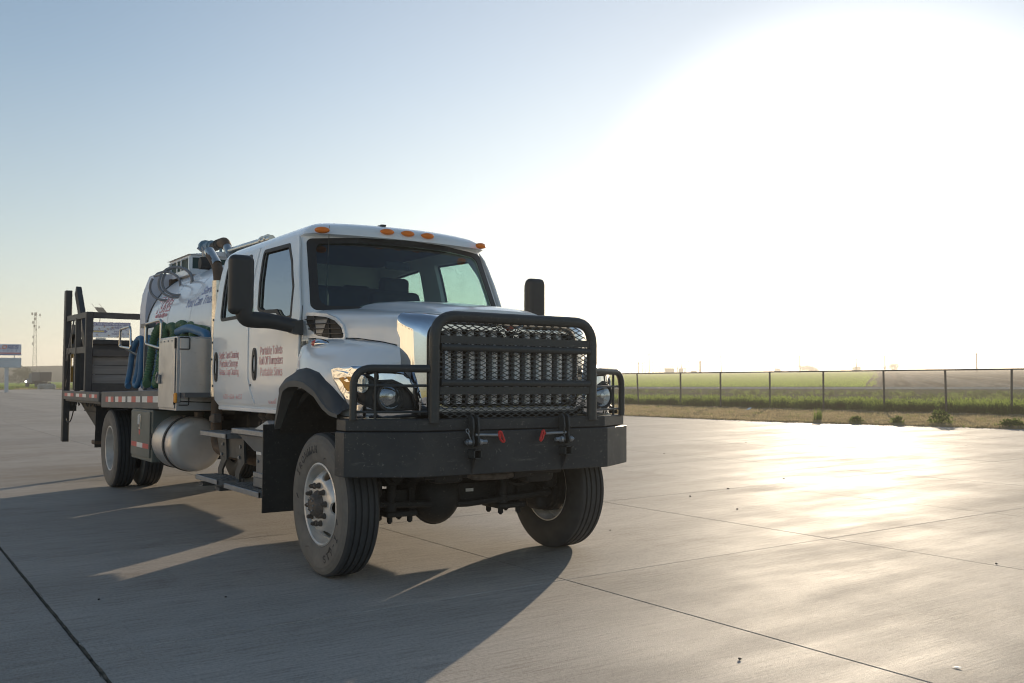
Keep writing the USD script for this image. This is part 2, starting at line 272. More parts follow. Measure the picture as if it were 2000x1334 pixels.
def tube(path, r, sides=10, closed=False, caps=True, up=(0, 0, 1)):
    p = np.asarray(path, float); n = len(p); rr = np.broadcast_to(r, (n,))
    t = np.roll(p, -1, 0) - np.roll(p, 1, 0)
    if not closed: t[0], t[-1] = p[1] - p[0], p[-1] - p[-2]
    t /= np.linalg.norm(t, axis=1, keepdims=True) + 1e-12
    a = np.cross(t[0], up if abs(np.dot(t[0], up)) < .95 else (1, 0, 0)); a /= np.linalg.norm(a); A = [a]
    for i in range(1, n):
        a = A[-1] - t[i]*np.dot(A[-1], t[i]); A.append(a/np.linalg.norm(a))
    A = np.array(A); B = np.cross(t, A); ang = np.arange(sides)*2*PI/sides
    v = (p[:, None] + rr[:, None, None]*(np.cos(ang)[None, :, None]*A[:, None] + np.sin(ang)[None, :, None]*B[:, None])).reshape(-1, 3)
    f = []
    for i in range(n if closed else n-1):
        j = (i+1) % n
        for k in range(sides):
            k2 = (k+1) % sides; f.append((i*sides+k, i*sides+k2, j*sides+k2, j*sides+k))
    v2, f2 = arr((v, f))
    if caps and not closed:
        c0, c1 = len(v2), len(v2)+1; v2 = np.vstack([v2, p[0], p[-1]]); ex = []
        for k in range(sides):
            k2 = (k+1) % sides; ex += [(c0, k2, k), (c1, (n-1)*sides+k, (n-1)*sides+k2)]
        f2 = np.vstack([f2, ex])
    return v2, f2
def bar(p0, p1, w, h=None, up=(0, 0, 1)):
    """A rectangular bar between two points: w across, h along up."""
    p0, p1 = np.asarray(p0, float), np.asarray(p1, float); h = h or w; t = p1 - p0; t /= np.linalg.norm(t)
    up = np.asarray(up, float); up = up if abs(t @ up) < .97 else np.array([1., 0, 0]); a = np.cross(t, up); a /= np.linalg.norm(a); b = np.cross(a, t)
    return hull([q + sa*a*w/2 + sb*b*h/2 for q in (p0, p1) for sa in (-1, 1) for sb in (-1, 1)])
def lathe(profile, n=48, axis='y', at=(0, 0, 0), close=False):
    """profile: (radius, height along the axis) pairs."""
    pr = np.asarray(profile, float); ang = np.arange(n)*2*PI/n; k = len(pr)
    c, s = np.cos(ang), np.sin(ang)
    if axis == 'y': v = np.stack([pr[:, None, 0]*c, np.repeat(pr[:, 1:2], n, 1), pr[:, None, 0]*s], -1)
    elif axis == 'z': v = np.stack([pr[:, None, 0]*s, pr[:, None, 0]*c, np.repeat(pr[:, 1:2], n, 1)], -1)
    else: v = np.stack([np.repeat(pr[:, 1:2], n, 1), pr[:, None, 0]*s, pr[:, None, 0]*c], -1)
    f = [(i*n+j, i*n+(j+1) % n, ((i+1) % k)*n+(j+1) % n, ((i+1) % k)*n+j) for i in range(k if close else k-1) for j in range(n)]
    v, f = arr((v.reshape(-1, 3) + np.asarray(at, float), f))
    m = trimesh.Trimesh(v, f, process=False)
    if m.volume < 0: f = f[:, ::-1]
    return v, f
def cyl(p0, p1, r, n=16): return tube([p0, p1], r, n)
def loft(secs, caps=True):
    """Closed loops with the same number of points."""
    secs = [np.asarray(s, float) for s in secs]; n = len(secs[0]); v = np.vstack(secs)
    f = [(i*n+j, i*n+(j+1) % n, (i+1)*n+(j+1) % n, (i+1)*n+j) for i in range(len(secs)-1) for j in range(n)]
    v, f = arr((v, f))
    if caps:
        for s, base, rev in ((secs[0], 0, True), (secs[-1], (len(secs)-1)*n, False)):
            c = len(v); v = np.vstack([v, s.mean(0)]); ex = [(c, base+j, base+(j+1) % n) for j in range(n)]
            f = np.vstack([f, [e[::-1] for e in ex] if rev else ex])
    if trimesh.Trimesh(v, f, process=False).volume < 0: f = f[:, ::-1]
    return v, f
def manifold(m):
    v, f = arr(m); t = trimesh.Trimesh(v, f, process=True, merge_norm=True); t.merge_vertices()
    mm = m3.Manifold(m3.Mesh(np.asarray(t.vertices, np.float32), np.asarray(t.faces, np.uint32)))
    assert mm.status() == m3.Error.NoError, mm.status()
    return mm
def cs(poly):
    if isinstance(poly, (list, np.ndarray)): poly = Polygon(poly)
    gs = poly.geoms if hasattr(poly, 'geoms') else [poly]; loops = []
    for g in gs:
        g = shapely.geometry.polygon.orient(g); loops += [np.array(g.exterior.coords)[:-1]] + [np.array(i.coords)[:-1] for i in g.interiors]
    return m3.CrossSection(loops, m3.FillRule.EvenOdd)
def panel(poly, thick, fn, edge=.08):
    """A flat outline (a, b) of some thickness, refined and bent by fn(a, b, t) -> x, y, z."""
    mm = cs(poly).extrude(thick)
    if edge: mm = mm.refine_to_length(edge)
    v, f = arr(mm); q = np.stack(fn(v[:, 0], v[:, 1], v[:, 2]), -1); q = np.asarray(q, float)
    if trimesh.Trimesh(q, f, process=False).volume < 0: f = f[:, ::-1]
    return q, f
def prism(poly, plane, lo, hi):
    fn = {'xz': lambda a, b, t: (a, t+lo, b), 'yz': lambda a, b, t: (t+lo, a, b), 'xy': lambda a, b, t: (a, b, t+lo)}[plane]
    return panel(poly, hi-lo, fn, 0)
def rpoly(pts, r): return Polygon(pts).buffer(-r).buffer(r, quad_segs=5)
def text(s, h, width=None, depth=.002, bold=True, italic=0.):
    m = meshkit.text_mesh(s, h, depth, bold); v, f = np.array(m.vertices), np.array(m.faces)
    v[:, 0] -= v[:, 0].min()
    if width: v[:, 0] *= width/v[:, 0].max()
    v[:, 0] += italic*v[:, 1]
    return v, f
def place_text(m, o, ex, ey, depth_out):
    v, f = m; ex, ey, n = (np.asarray(a, float) for a in (ex, ey, depth_out))
    q = np.asarray(o) + v[:, :1]*ex + v[:, 1:2]*ey + v[:, 2:]*n
    if np.dot(np.cross(ex, ey), n) < 0: f = f[:, ::-1]
    return q, f

_used = {}
def numbered(path):
    n = _used.get(path, 0); _used[path] = n + 1
    return path if n == 0 else f'{path}_{n:03d}'
def tag(prim, label=None, cat=None, group=None, kind=None):
    for k, x in (('label', label), ('category', cat), ('group', group), ('kind', kind)):
        if x: prim.SetCustomDataByKey(k, x)
def thing(name, label, cat, group=None, loc=None, kind=None):
    p = numbered(f'{W}/{name}'); x = UsdGeom.Xform.Define(stage, p)
    if loc is not None: x.AddTranslateOp().Set(Gf.Vec3d(*map(float, loc)))
    tag(x.GetPrim(), label, cat, group, kind); return p
def part(parent, name, mesh, mat, smooth=32, label=None, body=True, kind=None, off=None):
    p = numbered(f'{parent}/{name}'); v, f = arr(mesh)
    if body: v = v @ RB.T
    if off is not None: v = v - np.asarray(off, float)
    m = usdkit.mesh(stage, p, (v, f), M[mat], smooth=smooth); tag(m.GetPrim(), label, kind=kind); return p
def solo(name, mesh, mat, label=None, cat=None, group=None, kind=None, smooth=32, body=False):
    p = part(W, name, mesh, mat, smooth, body=body); tag(stage.GetPrimAtPath(p), label, cat, group, kind); return p
def copy_thing(src, name, label, loc, rz=0., scale=1., group=None):
    p = numbered(f'{W}/{name}'); x = UsdGeom.Xform.Define(stage, p); x.GetPrim().GetReferences().AddInternalReference(src); x.GetPrim().SetInstanceable(True)
    x.ClearXformOpOrder(); x.AddTranslateOp(opSuffix='at').Set(Gf.Vec3d(*map(float, loc))); x.AddRotateZOp(opSuffix='turn').Set(math.degrees(rz)); x.AddScaleOp(opSuffix='size').Set(Gf.Vec3f(scale))
    cat = stage.GetPrimAtPath(src).GetCustomDataByKey('category'); tag(x.GetPrim(), label, cat, group); return p
def scatter(name, protos, pts, yaw, sc, idx, label=None, cat=None, kind='stuff'):
    """One PointInstancer of clumps."""
    p = numbered(f'{W}/{name}'); pi = UsdGeom.PointInstancer.Define(stage, p); paths = []
    for k, (mesh, mat) in enumerate(protos):
        q = f'{p}/clump_{k:03d}' if k else f'{p}/clump'; usdkit.mesh(stage, q, mesh, M[mat]); paths.append(Sdf.Path(q))
    pi.CreatePrototypesRel().SetTargets(paths); n = len(pts)
    pi.CreateProtoIndicesAttr(Vt.IntArray.FromNumpy(np.asarray(idx, np.int32)))
    pi.CreatePositionsAttr(Vt.Vec3fArray.FromNumpy(np.asarray(pts, np.float32)))
    pi.CreateOrientationsAttr(Vt.QuathArray([Gf.Quath(float(math.cos(a/2)), 0, 0, float(math.sin(a/2))) for a in yaw]))
    pi.CreateScalesAttr(Vt.Vec3fArray.FromNumpy(np.asarray(sc, np.float32)))
    tag(pi.GetPrim(), label, cat, None, kind); return p

#SECTION ground
# ---------------------------------------------------------------- terrain
RD = np.array([.958, .287]); RN = np.array([-.287, .958])               # along and across the country road
def h_of(q):
    return np.interp(q, [-3000, 34, 40, 47, 60, 70, 78, 82, 93, 97, 104, 160, 300, 620, 3000], [-.02, -.02, -.12, -.45, -.40, -.10, .10, .14, .14, .08, .05, .45, 1.75, 3.9, 4.4])
def hz(x, y): return h_of(-.287*np.asarray(x) + .958*np.asarray(y))
def strip(q0, q1, s0, s1, off, nq=12, ns=2, fn=None):
    qs = np.unique(np.concatenate([np.linspace(q0, q1, nq), [q for q in (34, 40, 47, 60, 70, 78, 82, 93, 97, 104, 160, 300, 620) if q0 < q < q1]])); ss = np.linspace(s0, s1, ns)
    Q, S = np.meshgrid(qs, ss, indexing='ij'); z = h_of(Q) + off + (fn(Q, S) if fn else 0)
    v = np.stack([Q*RN[0] + S*RD[0], Q*RN[1] + S*RD[1], z], -1).reshape(-1, 3); a, b = len(qs), len(ss)
    return v, [(i*b+j, (i+1)*b+j, (i+1)*b+j+1, i*b+j+1) for i in range(a-1) for j in range(b-1)]
def upward(m):
    v, f = arr(m); n = np.cross(v[f[:, 1]] - v[f[:, 0]], v[f[:, 2]] - v[f[:, 0]])
    f = f.copy(); f[n[:, 2] < 0] = f[n[:, 2] < 0][:, ::-1]; return v, f
solo('ground', upward(strip(-2500, 2500, -2500, 2500, 0, nq=20, ns=9)), 'ground', kind='structure')
solo('road', upward(strip(80, 94.5, -900, 600, .03, nq=4, ns=4)), 'gravel', 'pale gravel country road crossing beyond the ditch', kind='structure')
# fields beyond the road: green crop on the left, ploughed rows on the right, parted along the furrows' own direction
FD = np.array([-.57, .82]); FS = np.array([.82, .57])
def field(corner, w0, w1, l0, l1, off, nl, nw, ridge=0., pitch=1.6):
    ws = np.linspace(w0, w1, nw); ls = l0 + (l1-l0)*np.linspace(0, 1, nl)**2
    Wd, L = np.meshgrid(ws, ls, indexing='ij'); x = corner[0] + Wd*FS[0] + L*FD[0]; y = corner[1] + Wd*FS[1] + L*FD[1]; q = -.287*x + .958*y
    lift = (98 - q)/(FD[0]*-.287 + FD[1]*.958); L2 = np.where(L == l0, 0, 0)
    x0 = corner[0] + Wd*FS[0]; y0 = corner[1] + Wd*FS[1]; q0 = -.287*x0 + .958*y0; st = (98 - q0)/(FD[0]*-.287 + FD[1]*.958)     # every row starts at the road's verge
    x = x0 + (st + L)*FD[0]; y = y0 + (st + L)*FD[1]; q = -.287*x + .958*y
    z = h_of(q) + off*np.clip(L/6, .25, 1) + ridge*np.cos(2*PI*Wd/pitch)*np.clip((L - 2)/14, 0, 1)
    v = np.stack([x, y, z], -1).reshape(-1, 3)
    return upward((v, [(i*nl+j, (i+1)*nl+j, (i+1)*nl+j+1, i*nl+j+1) for i in range(nw-1) for j in range(nl-1)]))
solo('crop_field', field((-62, 92), -420, 0, 0, 520, .10, 40, 30), 'green_crop', 'flat field of young green crop beyond the country road', 'field', kind='structure')
solo('ploughed_field', field((-62, 92), 0, 130, 0, 520, .16, 30, 521, ridge=.10), 'plough', 'brown ploughed field with furrows beyond the country road', 'field', kind='structure')
solo('far_field', field((-62, 92), 130, 700, 0, 520, .08, 26, 20), 'plough', kind='structure')

# a low hill far on the left
hx = np.linspace(0, 1, 41); hy = np.linspace(0, 1, 13); X, Y = np.meshgrid(hx, hy, indexing='ij')
wx = -470 - 190*Y + 40*X; wy = -80 + 420*X
hh = np.interp(wy, [-80, 20, 45, 75, 110, 220, 340], [1, 5.5, 8.6, 10.0, 10.6, 9.0, 2])*np.sin(np.clip(Y*1.15, 0, 1)*PI/2)**.8 + 2.2*Y*0
hh += .25*meshkit.fbm(np.stack([wx/40, wy/40, 0*wx], -1).reshape(-1, 3)).reshape(wx.shape) if hasattr(meshkit, 'fbm') else 0
solo('hill', upward((np.stack([wx, wy, hz(wx, wy)*0 + hh - .3*(Y == 0)], -1).reshape(-1, 3), [(i*13+j, (i+1)*13+j, (i+1)*13+j+1, i*13+j+1) for i in range(40) for j in range(12)])), 'hill_soil', kind='structure', smooth=True)

# ---------------------------------------------------------------- concrete pad of cast slabs
pad = thing('pavement', None, None, kind='structure')
EDGE = LineString([(-200, 22.4), (-60, 20.0), (-20, 19.35), (-13.7, 19.5), (-6.46, 20.9), (14, 25.2)])
PAD = Polygon([(-185, -60), (14, -60), (14, 25.2), (-6.46, 20.9), (-13.7, 19.5), (-20, 19.35), (-60, 20.0), (-175, 22.4)])
part(pad, 'joint_bed', prism(PAD.buffer(-.01), 'xy', -.10, -.009), 'joint_fill', body=False, smooth=False)
gx = [14.0, 10.40, 7.30, 4.22, 1.15, -1.97, -5.05, -8.15, -11.25, -14.35, -17.45, -20.5, -23.6, -26.7, -29.8, -36, -48, -72, -100, -140, -190]
gy = [-60, -30, -18, -12.1, -9.05, -5.98, -2.91, .24, 3.15, 5.75, 8.42, 11.4, 14.4, 17.4, 26]
for i in range(len(gx)-1):
    for j in range(len(gy)-1):
        gap = .0045; gl = .008 if abs(gy[j] + 2.91) < .01 else gap; gh = .008 if abs(gy[j+1] + 2.91) < .01 else gap
        if gy[j] in (5.75,): gl = .0015
        if gy[j+1] in (5.75,): gh = .0015
        gX = .0032
        cell = sbox(gx[i+1]+gX, gy[j]+gl, gx[i]-gX, gy[j+1]-gh).intersection(PAD)
        if cell.is_empty or cell.area < .05: continue
        cell = cell if cell.geom_type == 'Polygon' else max(cell.geoms, key=lambda g: g.area)
        outer = np.array(shapely.geometry.polygon.orient(cell).exterior.coords)[:-1]; inner = cell.buffer(-.003, join_style=2)
        inn = np.array(shapely.geometry.polygon.orient(inner).exterior.coords)[:-1]
        if len(inn) != len(outer): inn = outer
        else:
            k = int(np.argmin(((inn - outer[0])**2).sum(1))); inn = np.roll(inn, -k, 0)
        n = len(outer); zt = RNG.uniform(-.0006, .0006)
        v = np.vstack([np.c_[outer, np.full(n, -.06)], np.c_[outer, np.full(n, zt-.003)], np.c_[inn, np.full(n, zt)]])
        f = [(a*n+k, a*n+(k+1) % n, (a+1)*n+(k+1) % n, (a+1)*n+k) for a in (0, 1) for k in range(n)]
        vv, ff = arr((v, f)); ff = np.vstack([ff, [(2*n, 2*n+k, 2*n+k+1) for k in range(1, n-1)]])
        part(pad, 'slab', (vv, ff), 'concrete', smooth=False, body=False)
# the old wide joint on the near left, its filler broken and uneven
xs = np.arange(-12, 8, .035); lo = -.006 - .007*np.abs(RNG.normal(size=len(xs))); hi = .006 + .007*np.abs(RNG.normal(size=len(xs)))
k3 = np.ones(3)/3; lo, hi = np.convolve(lo, k3, 'same'), np.convolve(hi, k3, 'same')
n = len(xs); zz = -.003 + .0025*RNG.normal(size=n)
v = np.vstack([np.c_[xs, -2.91 + lo, np.full(n, .0012)], np.c_[xs, np.full(n, -2.91), zz*0 - .004 + .003*RNG.normal(size=n)], np.c_[xs, -2.91 + hi, np.full(n, .0012)]])
part(pad, 'joint_sealant', upward((v, [(a*n+k, a*n+k+1, (a+1)*n+k+1, (a+1)*n+k) for a in (0, 1) for k in range(n-1)])), 'joint_crumbly', body=False, smooth=False)

# dark crumbs and litter lying on the slabs
spots = [(-.596, 3.889), (-.334, 1.897), (3.191, -.209), (2.628, 3.196), (-4.144, 14.31), (-4.487, 11.653), (-2.328, 6.702), (-1.957, 5.2), (-1.69, 4.271), (-6.555, 8.411), (-7.541, 11.705), (.264, -1.902), (-.157, -2.605)]
for k, (x, y) in enumerate(spots):
    ico = trimesh.creation.icosphere(2, 1.0); v = np.array(ico.vertices); v *= 1 + .45*RNG.normal(size=(1, 3))*.4; v += .18*RNG.normal(size=v.shape)*.5
    s = RNG.uniform(.006, .011); v = v*np.array([s*1.3, s, s*.6]); v[:, 2] -= v[:, 2].min() - .0005
    solo('clod', (v + np.array([x, y, 0]), np.array(ico.faces)), 'clod', 'small dark crumb of dirt lying on the pale concrete', 'dirt clod', 'dark crumbs scattered on the concrete', smooth=False)
v = np.array([(0, 0, 0), (.05, .012, .006), (.045, .04, .014), (.01, .035, .003), (.028, .02, .012)]); f = [(0, 1, 4), (1, 2, 4), (2, 3, 4), (3, 0, 4)]
solo('paper_scrap', (v*np.array([.8, .8, .3]) + np.array([3.88, .53, .003]), np.array(f)[:, ::1]), 'litter_white', 'small white scrap of litter on the concrete at the lower right', 'litter', smooth=False)
solo('litter_bag', (v*np.array([5, 5, 9]) + np.array([-20.2, 25.6, .02]), np.array(f)), 'litter_white', 'white litter lying in the dry grass near the fence', 'litter', smooth=False)
#SECTION fence
# ---------------------------------------------------------------- fence
fx = [-42.9, -40.2, -37.5, -34.8, -32.1, -29.476, -26.4, -23.85, -21.0, -18.25, -15.5, -13.0, -10.6, -7.8, -5.0]
fc = thing('pipe_fence', 'long dark steel pipe fence with thin posts between the dry grass and the ditch', 'fence', loc=(-15.5, 28.1, 0))
FO = (-15.5, 28.1, 0)
for x in fx:
    lx, lz = RNG.normal(0, .016), RNG.normal(0, .012)
    part(fc, 'post', join(cyl((x - lx, 28.1 - lz*2, -.3), (x, 28.1, 1.575), .038, 10), lathe([(0, 1.60), (.04, 1.59), (.045, 1.56), (.042, 1.545)], 10, 'z', (x, 28.1, 0))), 'fence_steel', body=False, off=FO)
for a, b in zip(fx[:-1], fx[1:]):
    part(fc, 'top_rail', cyl((a+.001, 28.1, 1.585), (b-.001, 28.1, 1.585), .027, 8), 'fence_steel', body=False, off=FO)

# ---------------------------------------------------------------- grass and weeds
def blades(n, rad, h0, h1, w, lean, seed, seeds=0.):
    r = np.random.default_rng(seed); V, F = [], []
    for _ in range(n):
        a = r.uniform(0, 2*PI); d = rad*math.sqrt(r.uniform()); p = np.array([d*math.cos(a), d*math.sin(a), 0]); h = r.uniform(h0, h1)
        la = r.uniform(0, 2*PI); l = np.array([math.cos(la), math.sin(la), 0])*lean*h*r.uniform(.2, 1); s = np.array([-math.sin(la), math.cos(la), 0])*w/2
        mid = p + l*.35 + np.array([0, 0, h*.6]); tip = p + l + np.array([0, 0, h*(1 - .25*lean)]); k = len(V)
        V += [p - s, p + s, mid + s*.8, mid - s*.8, tip]; F += [(k, k+1, k+2), (k, k+2, k+3), (k+3, k+2, k+4)]
        if r.uniform() < seeds:
            q = tip; k = len(V); V += [q - s*3, q + s*3, q + np.array([0, 0, w*5]) + l*.2]; F += [(k, k+1, k+2)]
    return np.array(V), np.array(F)
def leafclump(n, rad, h, size, seed):
    r = np.random.default_rng(seed); V, F = [], []
    for _ in range(n):
        a = r.uniform(0, 2*PI); z = r.uniform(.05, 1)**.8; d = rad*math.sqrt(r.uniform())*(1 - .55*z); p = np.array([d*math.cos(a), d*math.sin(a), z*h])
        e = r.normal(size=3); e /= np.linalg.norm(e); g = np.cross(e, r.normal(size=3)); g /= np.linalg.norm(g); s = size*r.uniform(.6, 1.3); k = len(V)
        V += [p, p + e*s*.5 + g*s*.28, p + e*s, p + e*s*.5 - g*s*.28]; F += [(k, k+1, k+2), (k, k+2, k+3)]
    for _ in range(max(3, n//25)):
        a = r.uniform(0, 2*PI); d = rad*.6*math.sqrt(r.uniform()); t = np.array([d*math.cos(a), d*math.sin(a), h*r.uniform(.6, 1.05)]); k = len(V); V += [(-.006, 0, 0), (.006, 0, 0), t]; F += [(k, k+1, k+2)]
    return np.array(V), np.array(F)
def padedge(x): return np.interp(x, [-200, -60, -20, -13.7, -6.46, 14], [22.4, 20.0, 19.35, 19.5, 20.9, 25.2])
straw = [(blades(34, .22, .05, .17, .010, .9, 1), 'straw'), (blades(30, .22, .04, .12, .011, 1.1, 2), 'straw'), (blades(26, .2, .06, .14, .010, .7, 3), 'weed_green')]
n = 15000; xx = RNG.uniform(-60, 3, n); yy = padedge(xx) + np.where(RNG.uniform(size=n) < .12, np.abs(RNG.normal(0, .12, n)) - .06, RNG.uniform(.02, 9.5, n))
scatter('dry_grass', straw, np.c_[xx, yy, np.full(n, -.02)], RNG.uniform(0, 2*PI, n), RNG.uniform(.6, 1.3, n)[:, None]*np.ones(3), RNG.choice(3, n, p=[.5, .42, .08]))
weeds = [(np.vstack, None)]
weeds = [(join(blades(40, .25, .15, .48, .013, .45, 11, .5), leafclump(60, .26, .26, .07, 12)), 'weed_green'), (join(leafclump(150, .3, .30, .075, 13), blades(20, .2, .15, .36, .012, .6, 14)), 'weed_dark'), (blades(60, .3, .10, .32, .012, .8, 15), 'weed_green')]
n1 = 3000; xx = RNG.uniform(-62, 4, n1); yy = 28.15 + np.abs(RNG.normal(0, 1.0, n1)) + .15*np.sin(xx*1.3)
n2 = 6500; x2 = RNG.uniform(-75, 8, n2); y2 = RNG.uniform(29, 46, n2)
clump = np.clip(meshkit.fbm(np.c_[x2/5, y2/4, 0*x2])*4 - 1.4, 0, 1) if hasattr(meshkit, 'fbm') else np.ones(n2)
keep = RNG.uniform(size=n2) < clump; x2, y2 = x2[keep], y2[keep]; n2 = len(x2)
n3 = 9000; x3 = RNG.uniform(-130, 20, n3); y3 = RNG.uniform(40, 75, n3); ok = ((-.287*x3 + .958*y3) < 72) & (meshkit.fbm(np.c_[x3/9, y3/5, 0*x3], 3, 5) > .52); x3, y3 = x3[ok], y3[ok]; n3 = len(x3)
ax, ay = np.r_[xx, x2, x3], np.r_[yy, y2, y3]; sc = np.r_[RNG.uniform(.7, 1.35, n1), RNG.uniform(.6, 1.2, n2), RNG.uniform(.5, 1.0, n3)]
scatter('weeds', weeds, np.c_[ax, ay, hz(ax, ay)], RNG.uniform(0, 2*PI, len(ax)), sc[:, None]*np.ones(3), np.r_[RNG.choice(3, n1, p=[.4, .45, .15]), RNG.choice(3, n2, p=[.35, .4, .25]), RNG.choice(3, n3, p=[.2, .5, .3])])
for lab, x, y, h, w in [('large bushy weed sprouting at the pavement edge', -8.828, 21.0, .42, .75), ('narrow upright tuft of green grass at the pavement edge', -12.355, 20.2, .42, .26), ('low green weed between the narrow tuft and the large bush at the pavement edge', -11.1, 20.35, .2, .5), ('small round weed just left of the large bush at the pavement edge', -9.9, 20.6, .22, .45), ('low spreading weeds at the pavement edge by the right end', -6.95, 21.2, .22, .9)]:
    t = thing('weed_plant', lab, 'weed', loc=(x, y, -.02)); s = int(abs(x)*100)
    if h > .4 and w < .4: part(t, 'blade', blades(110, w/2, .2, h*1.25, .014, .3, s), 'weed_green', body=False, smooth=False)
    else:
        part(t, 'leaves', leafclump(int(420*w), w/2, h, .085, s), 'weed_dark', body=False, smooth=False)
        part(t, 'blade', blades(60, w/2, .1, h*1.2, .013, .6, s+1), 'weed_green', body=False, smooth=False)
#SECTION far
n5 = 16000; w5 = RNG.uniform(-230, 0, n5); l5 = 230*RNG.uniform(0, 1, n5)**1.5
x0_ = -62 + w5*FS[0]; y0_ = 92 + w5*FS[1]; st_ = (98 - (-.287*x0_ + .958*y0_))/(FD[0]*-.287 + FD[1]*.958)
x5 = x0_ + (st_ + l5 + 2)*FD[0]; y5 = y0_ + (st_ + l5 + 2)*FD[1]
leafy('crop_leaf', (.17, .26, .03), (.30, .38, .07), .55)
scatter('crop_plants', [(blades(60, 1.3, .10, .26, .05, .7, 51), 'crop_leaf'), (blades(50, 1.5, .08, .22, .05, .9, 52), 'crop_leaf')], np.c_[x5, y5, hz(x5, y5) + .08], RNG.uniform(0, 6, n5), RNG.uniform(.8, 1.5, n5)[:, None]*np.ones(3), RNG.choice(2, n5))
# ---------------------------------------------------------------- far things, right: poles, substation, trees
UPOLE = None
for lab, x, y, top in [('lone thin utility pole just right of the substation', -255.13, 271.61, 9.4), ('thin utility pole beside the widest pair of hazy trees', -233.05, 291.01, 9.0), ('short utility pole with a low round tree at its foot', -217.05, 303.32, 7.7), ('utility pole with the taller rounded tree right beside it', -208.87, 309.12, 8.5), ('utility pole at the far right above the ploughed field', -158.03, 282.11, 8.0)]:
    z0 = float(hz(x, y)); t = thing('utility_pole', lab, 'utility pole', 'utility poles along the horizon', loc=(x, y, z0))
    part(t, 'pole', tube([(0, 0, -.5), (0, 0, top - z0)], [.26, .17], 8), 'far_wood', body=False)
    part(t, 'crossarm', box((0, 0, top - z0 - .6), (1.6, 1.6, .12)) if False else bar((-.9, .5, top-z0-.5), (.9, -.5, top-z0-.5), .14), 'far_wood', body=False)
def tree(x, y, top, w, lab, seed):
    z0 = float(hz(x, y)); h = top - z0; t = thing('tree', lab, 'tree', loc=(x, y, z0)); r = np.random.default_rng(seed); V, F = [], []
    br = [tube([(0, 0, -.3), (.1, 0, h*.3), (0, .1, h*.6)], [w*.05, w*.04, .1], 7)]
    for _ in range(5):
        a = r.uniform(0, 2*PI); br.append(tube([(0, 0, h*.3), (w*.3*math.cos(a), w*.3*math.sin(a), h*.65)], [.12, .05], 6))
    part(t, 'trunk', join(*br), 'far_wood', body=False)
    cl = [np.array([w*.33*r.normal()*.7, w*.33*r.normal()*.7, h*r.uniform(.14, .80)]) for _ in range(16)]
    for k in range(1500):
        c = cl[k % 16]; p = c + r.normal(size=3)*np.array([w*.12, w*.12, h*.11]); e = r.normal(size=3); e /= np.linalg.norm(e); g = np.cross(e, r.normal(size=3)); g /= np.linalg.norm(g); s = .5; b = len(V)
        V += [p, p + e*s*.5 + g*s*.3, p + e*s, p + e*s*.5 - g*s*.3]; F += [(b, b+1, b+2), (b, b+2, b+3)]
    part(t, 'crown', (np.array(V), np.array(F)), 'tree_leaf', body=False, smooth=False)
tree(-381.96, 453.3, 6.0, 3.6, 'small hazy tree standing alone right of the lone thin pole', 21)
tree(-370.06, 463.15, 7.6, 5.5, 'hazy tree, the taller of the pair beside a thin pole', 22)
tree(-366.2, 466.2, 6.8, 5.5, 'hazy tree, the lower right one of the pair beside a thin pole', 23)
tree(-346.39, 481.29, 6.6, 4.5, 'low round hazy tree at the foot of the short pole', 24)
tree(-330.5, 492.5, 8.6, 7.5, 'rounded hazy tree right of the second pole from the right end', 25)
# substation
sd = np.array([.58, .81])                                                # across the view
def S(px, z): x = -369.37 + (px - 1233)*(-345.2 + 369.37)/135; y = 325.72 + (px - 1233)*(351.41 - 325.72)/135; return np.array([x, y, z])
for lab, px, top, r in [('thin leftmost mast of the substation', 1233, 9.4, .10), ('stout short pole second from the left at the substation', 1247, 9.0, .28), ('slim short pole of the substation between two stouter ones', 1254.5, 8.9, .2), ('short pole just left of the tallest pole at the substation', 1260, 9.3, .2), ('tallest pole of the substation', 1268, 13.8, .3), ('short pole just right of the tallest pole at the substation', 1275.5, 9.4, .22), ('thick lattice-topped pole at the right end of the substation', 1367.5, 9.3, .6)]:
    b = S(px, 0); z0 = float(hz(b[0], b[1])); t = thing('substation_pole', lab, 'utility pole', loc=(b[0], b[1], z0))
    part(t, 'pole', tube([(0, 0, -.5), (0, 0, top - z0)], [r*1.1, r*.85], 8), 'far_wood', body=False)
    part(t, 'crossarm', bar((-sd[0], -sd[1], top-z0-.8), (sd[0], sd[1], top-z0-.8), .16), 'far_wood', body=False)
b = S(1334, 0); z0 = float(hz(b[0], b[1])); t = thing('substation_gantry', 'rectangular steel gantry of the hazy substation', 'gantry', loc=(b[0], b[1], z0))
for px in (1323.5, 1331, 1338, 1345.5):
    q = S(px, 0) - b; part(t, 'leg', bar(q + np.array([0, 0, -.5]), q + np.array([0, 0, 9.2 - z0]), .22), 'far_steel', body=False)
part(t, 'beam', bar(S(1323.5, 9.1) - b - np.array([0, 0, z0]), S(1345.5, 9.1) - b - np.array([0, 0, z0]), .3), 'far_steel', body=False)
b = S(1305, 0); z0 = float(hz(b[0], b[1])); t = thing('substation_rack', 'long low rack of switchgear posts and bus bars at the substation', 'switchgear', loc=(b[0], b[1], z0))
for px in np.arange(1280, 1342, 2.6):
    q = S(px, 0) - b; part(t, 'post', bar(q + np.array([0, 0, -.3]), q + np.array([0, 0, RNG.uniform(5.4, 7.3) - z0]), .16), 'far_steel', body=False)
for z in (3.6, 5.2, 6.6): part(t, 'bus_bar', bar(S(1280, z) - b - np.array([0, 0, z0]), S(1342 if z < 6 else 1322, z) - b - np.array([0, 0, z0]), .14), 'far_steel', body=False)
for px, w in ((1304, 4), (1312, 4), (1330, 3.5)): part(t, 'transformer', box(S(px, 4.4) - b - np.array([0, 0, z0]), (w*.5, w*.5, 2.2), .1), 'far_steel', body=False)
